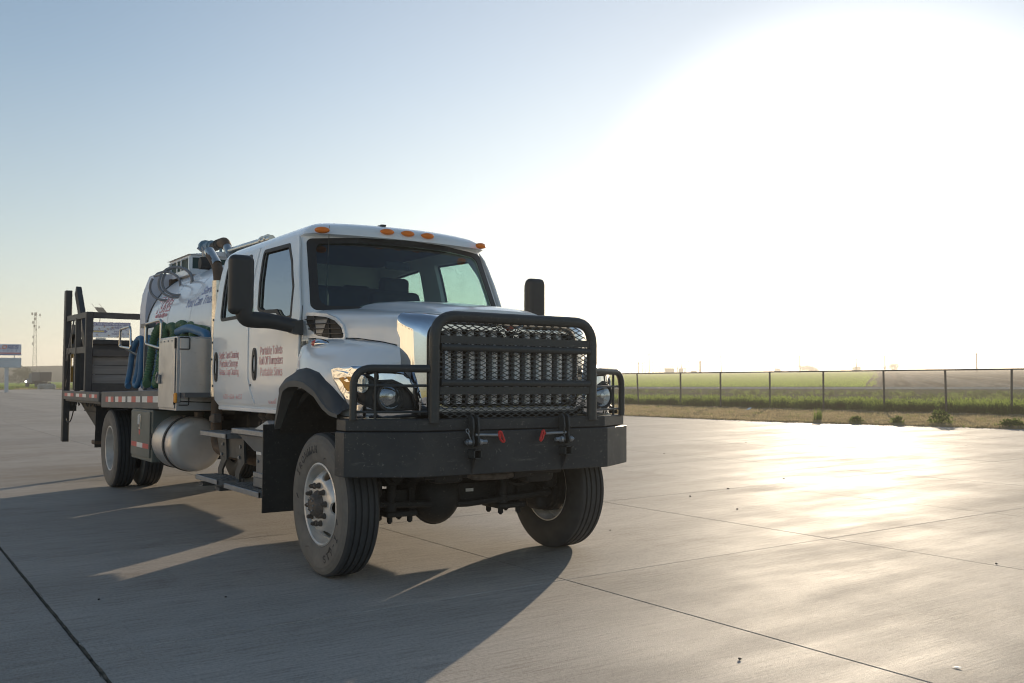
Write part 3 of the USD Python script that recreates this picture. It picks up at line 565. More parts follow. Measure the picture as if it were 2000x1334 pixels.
for px in (1352, 1358): part(t, 'cabinet', box(S(px, 3.6) - b - np.array([0, 0, z0]), (1.2, 1.2, 1.3), .1), 'far_steel', body=False)

# ---------------------------------------------------------------- far things, left
t = thing('lattice_tower', 'tall thin lattice radio tower with antennas on the far left hill', 'radio tower', loc=(-409.74, 51.44, 7.5)); H = 21.0
legs = [np.array([math.cos(a), math.sin(a), 0]) for a in (.4, .4 + 2*PI/3, .4 + 4*PI/3)]
for L in legs: part(t, 'leg', tube([L*1.05 + np.array([0, 0, -3]), L*.62 + np.array([0, 0, H*.6]), L*.5 + np.array([0, 0, H])], .075, 6), 'far_steel', body=False)
ms = []
for k in range(16):
    z0, z1 = H*k/16, H*(k+1)/16; r0, r1 = np.interp([z0, z1], [-3, H*.6, H], [1.05, .62, .5])
    for i in range(3): ms += [tube([legs[i]*r0 + [0, 0, z0], legs[(i+1) % 3]*r1 + [0, 0, z1]], .035, 4), tube([legs[i]*r1 + [0, 0, z1], legs[(i+1) % 3]*r1 + [0, 0, z1]], .035, 4)]
part(t, 'bracing', join(*ms), 'far_steel', body=False, smooth=False)
for z, d, w in [(20.4, -1.3, .8), (20.3, 0, 1.1), (20.0, 1.5, .7), (18.4, -.3, .7), (17.0, -1.0, .7), (15.6, -.5, .9), (15.2, 1.2, .5), (14.2, .2, .6), (11.2, -.9, .5), (8.6, -1.0, .5)]:
    part(t, 'antenna', box((0, d*1.0, z), (.4, w*.7, 1.0), .08), 'far_steel', body=False)
def banner(parent, x, y0, y1, z0, z1, mat, name='board', th=.25): return part(parent, name, b2(x-th, x, y0, y1, z0, z1, .03), mat, body=False)
def sign_text(parent, s, x, y, z, h, width, mat, italic=0., bold=True, name='lettering'):
    return part(parent, name, place_text(text(s, h, width, .02, bold, italic), (x, y, z), (0, 1, 0), (0, 0, 1), (1, 0, 0)), mat, body=False, smooth=False)
t = thing('dealer_sign', 'white roadside sign reading FLORES MOTORS with red and blue stripes on one pole', 'sign')
banner(t, -132.5, 9.0, 12.93, 4.8, 6.25, 'sign_white'); banner(t, -132.5, 9.0, 12.94, 3.2, 4.47, 'sign_grey', 'board')
sign_text(t, 'FLO', -132.48, 9.75, 5.62, .50, 1.45, 'sign_orange', .2); sign_text(t, 'RES', -132.48, 11.30, 5.62, .50, 1.25, 'sign_blue', .2)
for k, ch in enumerate('MOTORS'): sign_text(t, ch, -132.48, 9.75 + k*.5, 5.30, .18, None, 'sign_blue', .2)
part(t, 'stripe', b2(-132.5, -132.47, 9.0, 12.9, 5.02, 5.14), 'sign_red', body=False); part(t, 'stripe', b2(-132.5, -132.47, 9.0, 12.92, 4.82, 4.93), 'sign_blue', body=False)
for z, w in ((3.92, 2.4), (3.66, 2.0)): part(t, 'letter_row', join(*[b2(-132.5, -132.48, 9.9 + k*.14, 9.9 + k*.14 + .09, z, z + .11) for k in range(int(w/.14))]), 'sign_pole', body=False)
part(t, 'pole', b2(-132.95, -132.75, 11.06, 11.5, -.1, 3.2), 'sign_pole', body=False); part(t, 'strut', b2(-132.68, -132.58, 12.1, 12.2, 4.47, 4.8), 'sign_pole', body=False); part(t, 'strut', b2(-132.68, -132.58, 9.5, 9.6, 4.47, 4.8), 'sign_pole', body=False)
t = thing('pest_billboard', 'billboard for pest control with painted insects seen through the truck rear frame', 'billboard')
GX = -140.5; TD = np.array([1.05, 5.3])/5.4                              # the board faces a little to one side
banner(t, GX, 22.75, 28.2, 7.65, 9.85, 'sign_white'); part(t, 'header', b2(GX, GX+.03, 22.75, 28.2, 9.35, 9.85), 'sign_blue', body=False)
sign_text(t, 'We Take Care of What Bugs You', GX+.03, 22.95, 9.47, .26, 5.1, 'sign_white')
for k, ch in enumerate('GENERAL'):
    a = (k - 3)/3; sign_text(t, ch, GX+.01, 25.35 + k*.36, 8.72 + .22*(1 - a*a), .34, .30, 'sign_blue')
sign_text(t, 'PEST', GX+.01, 25.95, 8.42, .22, .95, 'sign_blue'); sign_text(t, 'CONTROL', GX+.01, 25.6, 8.06, .24, 1.75, 'sign_blue')
part(t, 'arrow', prism([(22.85, 8.35), (24.7, 8.35), (24.7, 8.27), (25.05, 8.53), (24.7, 8.79), (24.7, 8.71), (22.85, 8.71)], 'yz', GX, GX+.03), 'sign_blue', body=False)
part(t, 'number_band', b2(GX+.03, GX+.05, 22.95, 24.6, 8.43, 8.63), 'sign_yellow', body=False)
for y, z, a in [(25.7, 9.1, .5), (23.9, 8.95, -.9), (25.1, 8.9, -1.2), (23.6, 8.05, -.6), (25.2, 7.95, -.3), (27.9, 8.2, -.5), (27.6, 9.1, .7), (24.6, 9.2, 1.3), (23.1, 9.15, .6), (26.4, 7.75, .4)]:
    e = np.array([0, math.cos(a), math.sin(a)]); g = np.array([0, -math.sin(a), math.cos(a)]); c = np.array([GX+.02, y, z]); part(t, 'insect_print', join(*[tube([c + e*(k-1)*.11, c + e*(k-1)*.11 + e*.1], [.05, .035], 6) for k in range(3)] + [bar(c + g*s*.02 + e*.05*j, c + g*s*.14 + e*.09*j, .015) for s in (-1, 1) for j in (-1, 0, 1)]), 'sign_brown', body=False)
part(t, 'pole', b2(GX-.7, GX-.25, 23.6, 24.9, -.2, 7.6), 'sign_pole', body=False)
part(t, 'solar_panel', hull([(GX+.2, 23.3, 12.0), (GX+.2, 24.4, 11.95), (GX-.2, 25.3, 10.85), (GX-.2, 24.1, 10.85), (GX+.2, 23.3, 11.92), (GX+.2, 24.4, 11.87), (GX-.2, 25.3, 10.78), (GX-.2, 24.1, 10.78)]), 'grey_steel', body=False)
for y in (23.2, 24.2): part(t, 'rod', cyl((GX+.2, y-.35, 12.5), (GX-.1, y + .35, 11.6), .03, 6), 'grey_steel', body=False)
part(t, 'bracket', cyl((GX-.2, 24.0, 9.8), (GX-.1, 24.1, 11.0), .06, 6), 'grey_steel', body=False)
# a truck on the road far left
D = np.array([-.958, -.287, 0]); Nn = np.array([-.287, .958, 0])
t = thing('dump_truck', 'dark dump truck driving left on the far road with its headlamp lit', 'truck', loc=(-191.4, 23.4, .14))
def ob(a0, a1, c0, c1, z0, z1, ch=.05):
    v, f = b2(a0, a1, c0, c1, z0, z1, ch); return v[:, :1]*D + v[:, 1:2]*Nn*-1 + np.c_[0*v[:, 2], 0*v[:, 2], v[:, 2]], f[:, ::-1]*1
part(t, 'dump_box', hull(np.vstack([ob(-1.9, 1.3, -1.1, 1.1, 1.25, 2.9)[0], ob(-2.1, 1.3, -1.1, 1.1, 2.7, 2.95)[0]])), 'far_paint', body=False)
part(t, 'cab', hull(np.vstack([ob(1.5, 3.0, -1.0, 1.0, .9, 1.9)[0], ob(1.5, 2.6, -.95, .95, 1.9, 2.75)[0]])), 'grey_steel', body=False); part(t, 'hood', ob(3.0, 4.4, -.75, .75, .8, 1.75, .15), 'grey_steel', body=False)
part(t, 'frame', ob(-2, 4.3, -.4, .4, .75, 1.2), 'dark_chassis', body=False)
for a in (-1.4, -.3, 3.5):
    for c in (-1, 1):
        p = D*a - Nn*c*.95; part(t, 'wheel', cyl(p + [0, 0, .5] - Nn*.15, p + [0, 0, .5] + Nn*.15, .5, 14), 'tyre_tread', body=False)
for c in (-.75, .75): p = D*4.45 - Nn*c; part(t, 'headlamp', cyl(p + [0, 0, 1.2], p + D*.06 + [0, 0, 1.2], .2, 10), 'lamp_lit', body=False)
solo('culvert_headwall', join(b2(-178.2, -177.6, 21.2, 23.6, -.3, .95, .05), b2(-178.2, -176.8, 21.0, 21.25, -.3, .8, .05), b2(-178.2, -176.8, 23.55, 23.8, -.3, .8, .05)), 'concrete_pipe', 'low concrete culvert headwall in the far left grass below the dump truck', 'culvert')
tree(-330.0, 38.5, 6.2, 9.5, 'wide hazy bush clump behind the dump truck at the foot of the hill', 31)
n4 = 2500; x4 = RNG.uniform(-250, -178, n4); y4 = RNG.uniform(5, 45, n4)
scatter('roadside_grass', [(blades(70, .6, .1, .45, .05, .8, 41), 'weed_green'), (blades(60, .6, .1, .3, .05, 1.0, 42), 'straw')], np.c_[x4, y4, np.full(n4, -.02)], RNG.uniform(0, 6, n4), RNG.uniform(.7, 1.6, n4)[:, None]*np.ones(3), RNG.choice(2, n4, p=[.55, .45]))
# the building that the glass and the chrome mirror, standing off to the truck's right side
t = thing('office_building', 'long tan building with rows of arched windows mirrored in the truck door glass', 'building', loc=(-30, -24, 0))
part(t, 'wall', b2(-40, 37, -6, 0, -.2, 7.3), 'tan_building', body=False); part(t, 'parapet', b2(-40.2, 37.2, -6.1, .2, 7.3, 7.7, .05), 'tan_building', body=False)
for k in range(19):
    x = -38 + k*4.0; part(t, 'window', prism(rpoly([(x, 4.2), (x+1.5, 4.2), (x+1.5, 6.3), (x, 6.3)], .45), 'xz', .005, .05), 'building_glass', body=False)
    for j in range(2): part(t, 'window', prism(rpoly([(x+j*.85, .9), (x+j*.85+.65, .9), (x+j*.85+.65, 2.6), (x+j*.85, 2.6)], .1), 'xz', .005, .05), 'building_glass', body=False)
    part(t, 'pilaster', b2(x-1.3, x-.95, .001, .16, 0, 7.28), 'tan_building', body=False)
#SECTION haze
solo('haze', flip(b2(-1600, 1600, -1600, 1600, -4, 46)) if False else b2(-1600, 1600, -1600, 1600, -2.0, 46), 'haze', kind='stuff', smooth=False)
#SECTION truck
# ---------------------------------------------------------------- the truck
TR = thing('vacuum_truck', 'white crew cab vacuum tank truck with black steel brush guard parked on the concrete', 'truck')
def tp(name, mesh, mat, smooth=32, label=None, parent=None, kind=None): return part(parent or TR, name, mesh, mat, smooth, label, kind=kind)
def both(name, mesh, mat, smooth=32, parent=None): return [tp(name, mesh, mat, smooth, parent=parent), tp(name, mirror_y(mesh), mat, smooth, parent=parent)]
# cab outline by height
CZ = [1.16, 1.22, 1.50, 1.87, 1.98, 2.10, 2.31, 2.50, 2.60, 2.635, 2.65, 2.70, 2.74, 2.77, 2.79, 2.80]
CHW = [.965, .99, 1.0, 1.0, .996, .985, .963, .93, .907, .896, .89, .855, .80, .72, .58, .30]
CFN = [-.80, -.77, -.76, -.765, -.785, -.835, -.925, -1.0, -1.035, -1.04, -.955, -.965, -1.02, -1.10, -1.25, -1.6]
CFC = [-.58, -.55, -.54, -.55, -.565, -.62, -.725, -.825, -.875, -.89, -.83, -.83, -.87, -.95, -1.1, -1.5]
CRE = [-3.08, -3.15, -3.21, -3.20, -3.20, -3.20, -3.195, -3.19, -3.18, -3.18, -3.18, -3.16, -3.11, -3.03, -2.9, -2.5]
hwf = lambda z: np.interp(z, CZ, CHW)
def frontx(y, z, off=0.): return np.interp(z, CZ, CFC) - (np.interp(z, CZ, CFC) - np.interp(z, CZ, CFN))*np.abs(np.clip(np.asarray(y)/hwf(z), -1, 1))**2.4 - off
def cabsec(z, off=0., r=.09):
    hw = float(hwf(z)) - off; re = float(np.interp(z, CZ, CRE)) + off; r = min(r, hw*.4)
    bow = lambda y: float(frontx(y*(hw+off)/hw, z)) - off
    xf = bow(hw); bz = lambda a, b, c, ts: [((1-t)**2*a[0] + 2*t*(1-t)*b[0] + t*t*c[0], (1-t)**2*a[1] + 2*t*(1-t)*b[1] + t*t*c[1]) for t in ts]
    half = [(re, y) for y in np.linspace(0, -hw+r, 5)] + bz((re, -hw+r), (re, -hw), (re+r, -hw), (.25, .5, .75)) + [(x, -hw) for x in np.linspace(re+r, xf-r, 14)]
    half += bz((xf-r, -hw), (xf, -hw), (bow(-hw+r), -hw+r), (.2, .4, .6, .8)) + [(bow(y), y) for y in np.linspace(-hw+r, 0, 10)]
    pts = half + [(x, -y) for x, y in half[-2:0:-1]]
    return np.array([(x, y, z) for x, y in pts])
shell = manifold(loft([cabsec(z) for z in CZ])) - manifold(loft([cabsec(z, .05, .07) for z in (1.26, 1.5, 1.87, 2.1, 2.31, 2.5, 2.6, 2.68, 2.73)]))
FW = [(-1.895, 2.60), (-1.25, 2.585), (-1.10, 2.42), (-.985, 2.20), (-.975, 1.935), (-1.15, 1.925), (-1.25, 1.955), (-1.33, 2.005), (-1.70, 2.02), (-1.81, 2.06)]
FW = list(np.array(rpoly(FW, .03).exterior.coords)[:-1])
RW = list(np.array(rpoly([(-2.91, 2.56), (-2.20, 2.60), (-2.17, 2.01), (-2.89, 2.01)], .06).exterior.coords)[:-1])
WS = rpoly([(-.925, 1.985), (.925, 1.985), (.86, 2.612), (.45, 2.64), (0, 2.648), (-.45, 2.64), (-.86, 2.612)], .05)
WSI = rpoly([(-.86, 2.02), (.86, 2.02), (.80, 2.575), (.45, 2.60), (0, 2.607), (-.45, 2.60), (-.80, 2.575)], .07)
cut = lambda poly, plane, lo, hi: manifold(prism(poly, plane, lo, hi))
shell -= cut(WSI, 'yz', -1.22, 0)
for w in (FW, RW):
    p = Polygon(w).buffer(-.005); shell -= cut(p, 'xz', -1.2, -.7); shell -= cut(p, 'xz', .7, 1.2)
RWIN = rpoly([(-.80, 2.08), (.80, 2.08), (.76, 2.46), (-.76, 2.46)], .07); shell -= cut(RWIN, 'yz', -3.4, -3.0)
body = tp('cab_shell', shell, 'white_paint', 30)
tp('windshield', panel(WS, .006, lambda a, b, t: (frontx(a, b, .022) + t, a, b), .07), 'windshield_glass', 60)
tp('windshield_seal', panel(WS.difference(WSI.buffer(-.005)), .010, lambda a, b, t: (frontx(a, b, .008) + t, a, b), .05), 'seal_rubber', 40)
side = lambda s, out: (lambda a, b, t: (a, s*(hwf(b) + out - t), b))
D1 = [(-.785, 2.0), (-.83, 2.12), (-.93, 2.36), (-1.02, 2.56), (-1.10, 2.655), (-1.75, 2.665), (-1.925, 2.655), (-1.932, 1.9), (-1.932, 1.43), (-1.88, 1.33), (-1.775, 1.195), (-1.02, 1.195), (-.93, 1.35), (-.80, 1.55), (-.79, 1.86)]
D2 = [(-2.045, 2.655), (-2.90, 2.64), (-3.06, 2.60), (-3.075, 2.0), (-3.10, 1.6), (-3.05, 1.35), (-3.0, 1.195), (-1.87, 1.195), (-1.99, 1.33), (-2.04, 1.43)]
for s in (-1, 1):
    for nm, D, w in (('front', D1, FW), ('rear', D2, RW)):
        dp = rpoly(D, .015).difference(Polygon(w)); d = tp('door', panel(dp, .012, side(s, .007), .09), 'white_paint', 30)
        tp('window_seal', panel(Polygon(w).buffer(.012).difference(Polygon(w).buffer(-.022)), .014, side(s, .010), .06), 'seal_rubber', 40, parent=d)
        tp('side_window' , panel(Polygon(w).buffer(-.018), .005, side(s, -.012), .10), 'side_glass' if s < 0 else 'far_glass', 60, parent=d)
        hx, hzz = (-1.85, 1.56) if nm == 'front' else (-2.99, 1.55)
        ov = Polygon([(hx + .062*math.copysign(abs(math.cos(a))**.7, math.cos(a)), hzz + .148*math.copysign(abs(math.sin(a))**.85, math.sin(a))) for a in np.linspace(0, 2*PI, 28, endpoint=False)])
        rec = Polygon([(hx + .006 + .036*math.cos(a), hzz + .085*math.sin(a)) for a in np.linspace(0, 2*PI, 24, endpoint=False)])
        hd = tp('door_handle', join(panel(ov.difference(rec), .012, side(s, .014), 0), panel(ov.buffer(-.018).difference(rec), .010, side(s, .019), 0), panel(rec, .004, side(s, .004), 0)), 'black_plastic', 40, parent=d)
        if s < 0:
            lines = [('Portable Toilets', -1.70, 1.640, .072, .545), ('Roll Off Dumpsters', -1.715, 1.553, .072, .57), ('Portable Sinks', -1.695, 1.455, .072, .54)] if nm == 'front' else [('Septic Tank Cleaning', -2.885, 1.628, .066, .59), ('Portable Storage', -2.865, 1.546, .066, .55), ('Grease Trap Cleaning', -2.875, 1.468, .066, .58), ('620-624-4637', -2.76, 1.238, .045, .56)]
            if nm == 'front': lines.append(('USDOT', -1.50, 1.212, .045, .19))
            for tx, x, z, h, wd in lines:
                tp('lettering', place_text(text(tx, h, wd, .0012, False), (x, -float(hwf(z)) - .0075, z), (1, 0, 0), (0, 0, 1), (0, -1, 0)), 'door_red', False, parent=d)
        # a few fastener heads along the seams
    for x, z in ((-3.135, 2.33), (-3.15, 2.03), (-3.16, 1.63), (-3.13, 1.36), (-1.985, 1.37), (-3.15, 1.80)):
        tp('fastener', cyl((x, s*(hwf(z)-.002), z), (x, s*(hwf(z)+.006), z), .012, 10), 'badge_dark')
    tp('rocker_trim', b2(-2.96, -1.03, s*.945, s*.985, 1.125, 1.165, .006), 'white_paint')
    tp('seam', panel([(-.762, 2.02), (-.756, 2.02), (-.77, 1.5), (-.778, 1.5)], .004, lambda a, b, t: (a, s*(hwf(b) + .002 - t), b), 0), 'seal_rubber')
tp('rear_window', panel(RWIN.buffer(.01), .005, lambda a, b, t: (-3.17 + t, a, b), 0), 'far_glass')
lampm = lathe([(0, .024), (.03, .021), (.052, .012), (.060, 0), (.060, -.02), (0, -.02)], 20, 'x')
for x, y, z, a in ((-.862, -.788, 2.672, .42), (-.824, -.2, 2.706, .05), (-.822, 0, 2.708, 0), (-.824, .2, 2.706, -.05), (-.862, .788, 2.672, -.42)):
    v, f = lampm; v = v*np.array([1.2, 1.05, .44]); lm = rotz((v, f), -a); tp('marker_light', move(lm, (x + .0, y, z)), 'amber_roof', 50)
tp('roof_antenna_base', rbox((-1.02, -.16, 2.785), (.09, .05, .02), .009), 'badge_dark')
tp('radio_antenna', tube([(-.93, -.72, 2.0), (-.925, -.71, 2.35), (-.915, -.70, 2.725)], [.006, .0035, .0022], 6), 'badge_dark')
# inside
tp('dashboard', hull([(x, y, z) for y in (-.92, .92) for x, z in ((-.80, 1.95), (-1.05, 1.97), (-1.22, 1.90), (-1.25, 1.60), (-.78, 1.5))]), 'interior_dark')
tp('cab_floor', b2(-3.12, -.75, -.93, .93, 1.262, 1.30), 'interior_dark')
tp('headliner', b2(-3.08, -1.15, -.80, .80, 2.685, 2.70), 'interior_dark')
for y in (-.5, .5):
    for x in (-2.05, -2.95):
        se = tp('seat', join(rbox((x+.30, y, 1.62), (.52, .52, .16), .06), rbox((x, y, 1.96), (.16, .54, .72), .06)), 'seat_cloth', 40); tp('headrest', rbox((x-.02, y, 2.36), (.11, .32, .20), .045), 'seat_cloth', 40, parent=se)
sw = [(.205*math.cos(a), .205*math.sin(a)) for a in np.linspace(0, 2*PI, 36, endpoint=False)]
tp('rear_bench', join(rbox((-2.85, 0, 1.95), (.18, 1.7, .95), .06), rbox((-2.55, 0, 1.6), (.5, 1.7, .2), .06)), 'seat_cloth', 40)
tp('steering_wheel', join(tube([(-1.36 + .62*q, .50 + p, 1.93 + .78*q) for p, q in sw], .016, 8, closed=True), cyl((-1.36, .5, 1.93), (-1.14, .5, 1.80), .035, 10), bar((-1.36, .30, 1.93), (-1.36, .70, 1.93), .03, .02)), 'interior_dark')
tp('interior_mirror', rbox((-1.02, 0, 2.44), (.03, .24, .07), .014), 'interior_dark')
tp('wiper', join(tube([(-.70, -.62, 2.0), (-.64, -.35, 2.045), (-.60, -.05, 2.06)], .012, 6), tube([(-.60, .05, 2.06), (-.66, .35, 2.045), (-.72, .66, 2.0)], .012, 6)), 'badge_dark')
for s in (-1, 1):                                                       # door mirrors
    m = tp('door_mirror', rbox((-.93, s*1.445, 2.175), (.12, .20, .48), .050, 16), 'black_plastic', 40)
    arm = fillet([(-.93, s*1.42, 1.99), (-.93, s*1.40, 1.90), (-.90, s*1.22, 1.895), (-.80, s*1.03, 1.85)], .07, 6)
    tp('arm', join(tube(arm, np.linspace(.075, .060, len(arm)), 12), hull([(x, y, z) for x, w in ((-.87, .055), (-.72, .062)) for y in (s*.998,) for z in (1.84-w, 1.84+w)] + [(-.85, s*1.075, 1.80), (-.85, s*1.075, 1.89), (-.76, s*1.075, 1.80), (-.76, s*1.075, 1.89)])), 'black_plastic', 40, parent=m)
    tp('mirror_glass', panel(rpoly([(s*1.445-.08, 1.97), (s*1.445+.08, 1.97), (s*1.445+.08, 2.38), (s*1.445-.08, 2.38)], .04), .004, lambda a, b, t: (-.991 - t, a, b), 0), 'chrome', parent=m)
# hood and fenders
HX = [-.745, -.62, -.45, -.2, .05, .3, .48, .60]
def hoodsec(x):
    I = lambda a: float(np.interp(x, HX, a))
    zc, zs, yh, zl = I([2.07, 2.075, 2.07, 2.06, 2.035, 2.005, 1.975, 1.945]), I([1.995, 1.985, 1.975, 1.955, 1.935, 1.915, 1.90, 1.88]), I([.955, .945, .935, .915, .89, .855, .825, .805]), 1.55
    yb = I([.47, .46, .45, .44, .43, .42, .41, .40])
    half = [(0, zc), (yb*.5, zc-.004), (yb*.9, zc-.014), (yb*1.06, zc-.035), (yb*1.2, zs+.022), (yh*.72, zs+.010), (yh*.86, zs-.004), (yh*.945, zs-.024), (yh*.985, zs-.055), (yh, zs-.11), (yh+.004, zs-.22), (yh+.004, zl), (yh*.5, zl)]
    return np.array([(x, -y, z) for y, z in half] + [(x, 0, zl)] + [(x, y, z) for y, z in half[:0:-1]])
hood = tp('hood', loft([hoodsec(x) for x in np.interp(np.linspace(0, 7, 29), range(8), HX)]), 'white_paint', 34)
ly = lambda x: float(np.interp(x, HX, [.955, .945, .935, .915, .89, .855, .825, .805])) + .004
vent = [(-.73, 1.935), (-.57, 1.925), (-.38, 1.905), (-.24, 1.87), (-.14, 1.815), (-.095, 1.735), (-.32, 1.742), (-.52, 1.768), (-.67, 1.825), (-.73, 1.89)]
lyv = np.vectorize(ly); VP = rpoly(vent, .015)
BZY = [.40, .60, .70, .80, .9, 1.0, 1.08, 1.13, 1.17, 1.185, 1.19]; BZX = [.745, .745, .74, .735, .72, .68, .62, .55, .45, .30, .1]
g = lambda y: np.interp(np.abs(y), BZY, BZX)
FX = [-.77, -.6, -.4, -.2, 0, .2, .4, .55, .66, .74]
def fensec(x, s):
    I = lambda a: float(np.interp(x, FX, a))
    pts = [(.45, I([1.73, 1.73, 1.73, 1.72, 1.71, 1.70, 1.68, 1.665, 1.65, 1.64])), (I([.95, .945, .93, .915, .90, .885, .86, .83, .79, .74]), I([1.745, 1.745, 1.74, 1.735, 1.725, 1.705, 1.685, 1.66, 1.62, 1.58])),
           (I([.985, 1.0, 1.01, 1.015, 1.015, 1.01, .985, .95, .89, .82]), I([1.72, 1.725, 1.72, 1.71, 1.695, 1.675, 1.64, 1.60, 1.55, 1.51])),
           (I([1.0, 1.055, 1.095, 1.115, 1.12, 1.115, 1.095, 1.055, .985, .90]), I([1.67, 1.67, 1.66, 1.645, 1.625, 1.60, 1.56, 1.52, 1.48, 1.45])),
           (I([1.003, 1.09, 1.145, 1.165, 1.17, 1.168, 1.15, 1.12, 1.05, .96]), I([1.58, 1.575, 1.57, 1.56, 1.54, 1.51, 1.47, 1.43, 1.40, 1.38])),
           (I([1.004, 1.10, 1.16, 1.18, 1.185, 1.185, 1.18, 1.16, 1.11, 1.02]), 1.36), (I([1.004, 1.10, 1.16, 1.18, 1.185, 1.185, 1.18, 1.16, 1.11, 1.02]), 1.14), (.45, 1.14)]
    p = np.array([(x, s*y, z) for y, z in pts]); return p
OUT = [(-.90, 1.05), (-.82, 1.234), (-.76, 1.345), (-.618, 1.443), (-.457, 1.495), (-.19, 1.513), (.045, 1.477), (.279, 1.366), (.44, 1.277), (.56, 1.205)]
MID = [(-.84, 1.03), (-.66, 1.29), (-.535, 1.385), (-.40, 1.41), (-.25, 1.42), (-.092, 1.412), (.142, 1.339), (.266, 1.253), (.375, 1.199), (.56, 1.175)]
INN = [(-.82, .99), (-.60, 1.24), (-.49, 1.34), (-.38, 1.360), (-.25, 1.365), (-.115, 1.360), (.13, 1.295), (.262, 1.205), (.40, 1.160), (.55, 1.150)]
cr = lambda P, n=34: np.stack([np.interp(np.linspace(0, 1, n), np.linspace(0, 1, len(P)), np.convolve(np.pad(np.array(P)[:, k], 1, mode='edge'), [.12, .76, .12], 'valid')) for k in (0, 1)], -1)
O, MI, IN = cr(OUT), cr(MID), cr(INN)
arch = [(-1.2, .6)] + [(x-.02, z-.01) for x, z in IN] + [(.62, 1.0), (.62, .6)]
fenders = []
for s in (-1, 1):
    fm = manifold(loft([fensec(x, s) for x in np.interp(np.linspace(0, 9, 28), range(10), FX)]))
    fm ^= manifold(prism([(-2, s*.40)] + [(.602 if y < .835 else float(g(y)) - .035, s*y) for y in np.linspace(.4, 1.19, 24)] + [(-2, s*1.30)], 'xy', 0, 3))
    fm -= cut(Polygon(arch).buffer(0), 'xz', -1.4 if s < 0 else .3, 1.4 if s > 0 else -.3)
    fd = tp('fender', fm, 'white_paint', 34); fenders.append(fd)
    yO, yM, yI = 1.168, 1.235, 1.248
    yo = np.interp(O[:, 0], [-.9, -.76, -.6, -.4, .3, .56], [1.02, 1.05, 1.11, 1.158, 1.175, 1.15])
    rings = [np.c_[O[:, 0], np.full(len(O), s*1.0)*0 + s*(yo-.05), O[:, 1]], np.c_[O[:, 0], s*(yo+.008), O[:, 1]], np.c_[O[:, 0]*.6 + MI[:, 0]*.4, s*np.interp(np.linspace(0, 1, len(O)), [0, .2, 1], [1.10, yM-.022, yM-.022]), O[:, 1]*.6 + MI[:, 1]*.4], np.c_[MI[:, 0], s*np.interp(np.linspace(0, 1, len(O)), [0, .2, 1], [1.18, yM, yM]), MI[:, 1]]]
    lip = [rings[3], np.c_[MI[:, 0]*.85 + IN[:, 0]*.15, s*np.interp(np.linspace(0, 1, len(O)), [0, .2, 1], [1.195, yI, yI]), MI[:, 1]*.85 + IN[:, 1]*.15], np.c_[IN[:, 0], s*np.interp(np.linspace(0, 1, len(O)), [0, .2, 1], [1.20, yI, yI]), IN[:, 1]], np.c_[IN[:, 0], np.full(len(O), s*1.08), IN[:, 1] + .01]]
    def sheet(R):
        k = len(R[0]); return np.vstack(R), [(i*k+j, i*k+j+1, (i+1)*k+j+1, (i+1)*k+j) for i in range(len(R)-1) for j in range(k-1)]
    fl = tp('fender_flare', sheet(rings), 'flare_plastic', 50); tp('flare_lip', sheet(lip), 'flare_lip', 40, parent=fl)
    AP = Polygon(arch).buffer(0); tp('arch_liner', prism(AP.difference(AP.buffer(-.014)).intersection(sbox(-2, .7, .6, 2)), 'xz', min(s*.5, s*1.15), max(s*.5, s*1.15)), 'mud_rubber')
    # dark inside of the wheel arch
    tp('wheel_well', join(b2(-.95, .52, s*.50, s*.56, .80, 1.42), hull([(x, s*y, z) for y in (.55, 1.08) for x, z in ((-.96, 1.02), (-.70, 1.40), (-.40, 1.46), (-.1, 1.46), (-.1, 1.44), (-.4, 1.44), (-.69, 1.385))]), hull([(x, s*y, z) for y in (.55, 1.07) for x, z in ((-.1, 1.46), (.45, 1.25), (.58, 1.12), (.58, 1.10), (.44, 1.235), (-.1, 1.44))]), b2(.56, .60, s*.55, s*1.06, .80, 1.13)), 'mud_rubber')
    fp = [(-.80 - .02*math.sin(k/8*PI), s*y) for k, y in enumerate(np.linspace(1.285, .60, 9))]
    tp('mud_flap', join(loft([np.array([(x - dx, y + (z < .5)*s*0, z) for dx, seq in ((0, fp), (.014, fp[::-1])) for x, y in seq]) + np.array([-.03*((z-.7)**2), 0, 0]) for z in np.linspace(.36, 1.06, 8)]), b2(-.84, -.81, s*1.0, s*1.2, 1.02, 1.06)), 'mud_rubber')
    # hood side vent with louvres
    vn = tp('hood_vent', panel(VP, .016, lambda a, b, t: (a, s*(lyv(a) + .004 - t + .004), b), .08), 'seal_rubber', 40)
    VPo = VP.buffer(.028).difference(VP.buffer(.002)); tp('vent_frame', panel(VPo, .016, lambda a, b, t: (a, s*(lyv(a) + .014 - t), b), .05), 'white_paint', 50, parent=vn)
    tp('vent_insert', panel(Polygon([(-.60, 1.78), (-.46, 1.765), (-.36, 1.89), (-.58, 1.905)]), .004, lambda a, b, t: (a, s*(lyv(a) + .012 - t), b), .06), 'aluminium', parent=vn)
    for z in (1.775, 1.815, 1.855, 1.893):
        seg = LineString([(-.9, z + .018), (0, z - .012)]).intersection(VP)
        if seg.length > .05:
            (xa, za), (xb, zb) = seg.coords[0], seg.coords[-1]; tp('louvre', bar((xa, s*(ly(xa) + .016), za), (xb, s*(ly(xb) + .016), zb), .022, .008, up=(0, 0, 1)), 'black_plastic', parent=vn)
    for x0, x1 in ((-.60, -.55), (-.36, -.31)):
        seg = LineString([(x0, 2.0), (x1, 1.7)]).intersection(VP); (xa, za), (xb, zb) = seg.coords[0], seg.coords[-1]
        tp('louvre_stay', bar((xa, s*(ly(xa) + .013), za), (xb, s*(ly(xb) + .013), zb), .010, .014, up=(1, 0, 0)), 'black_plastic', parent=vn)
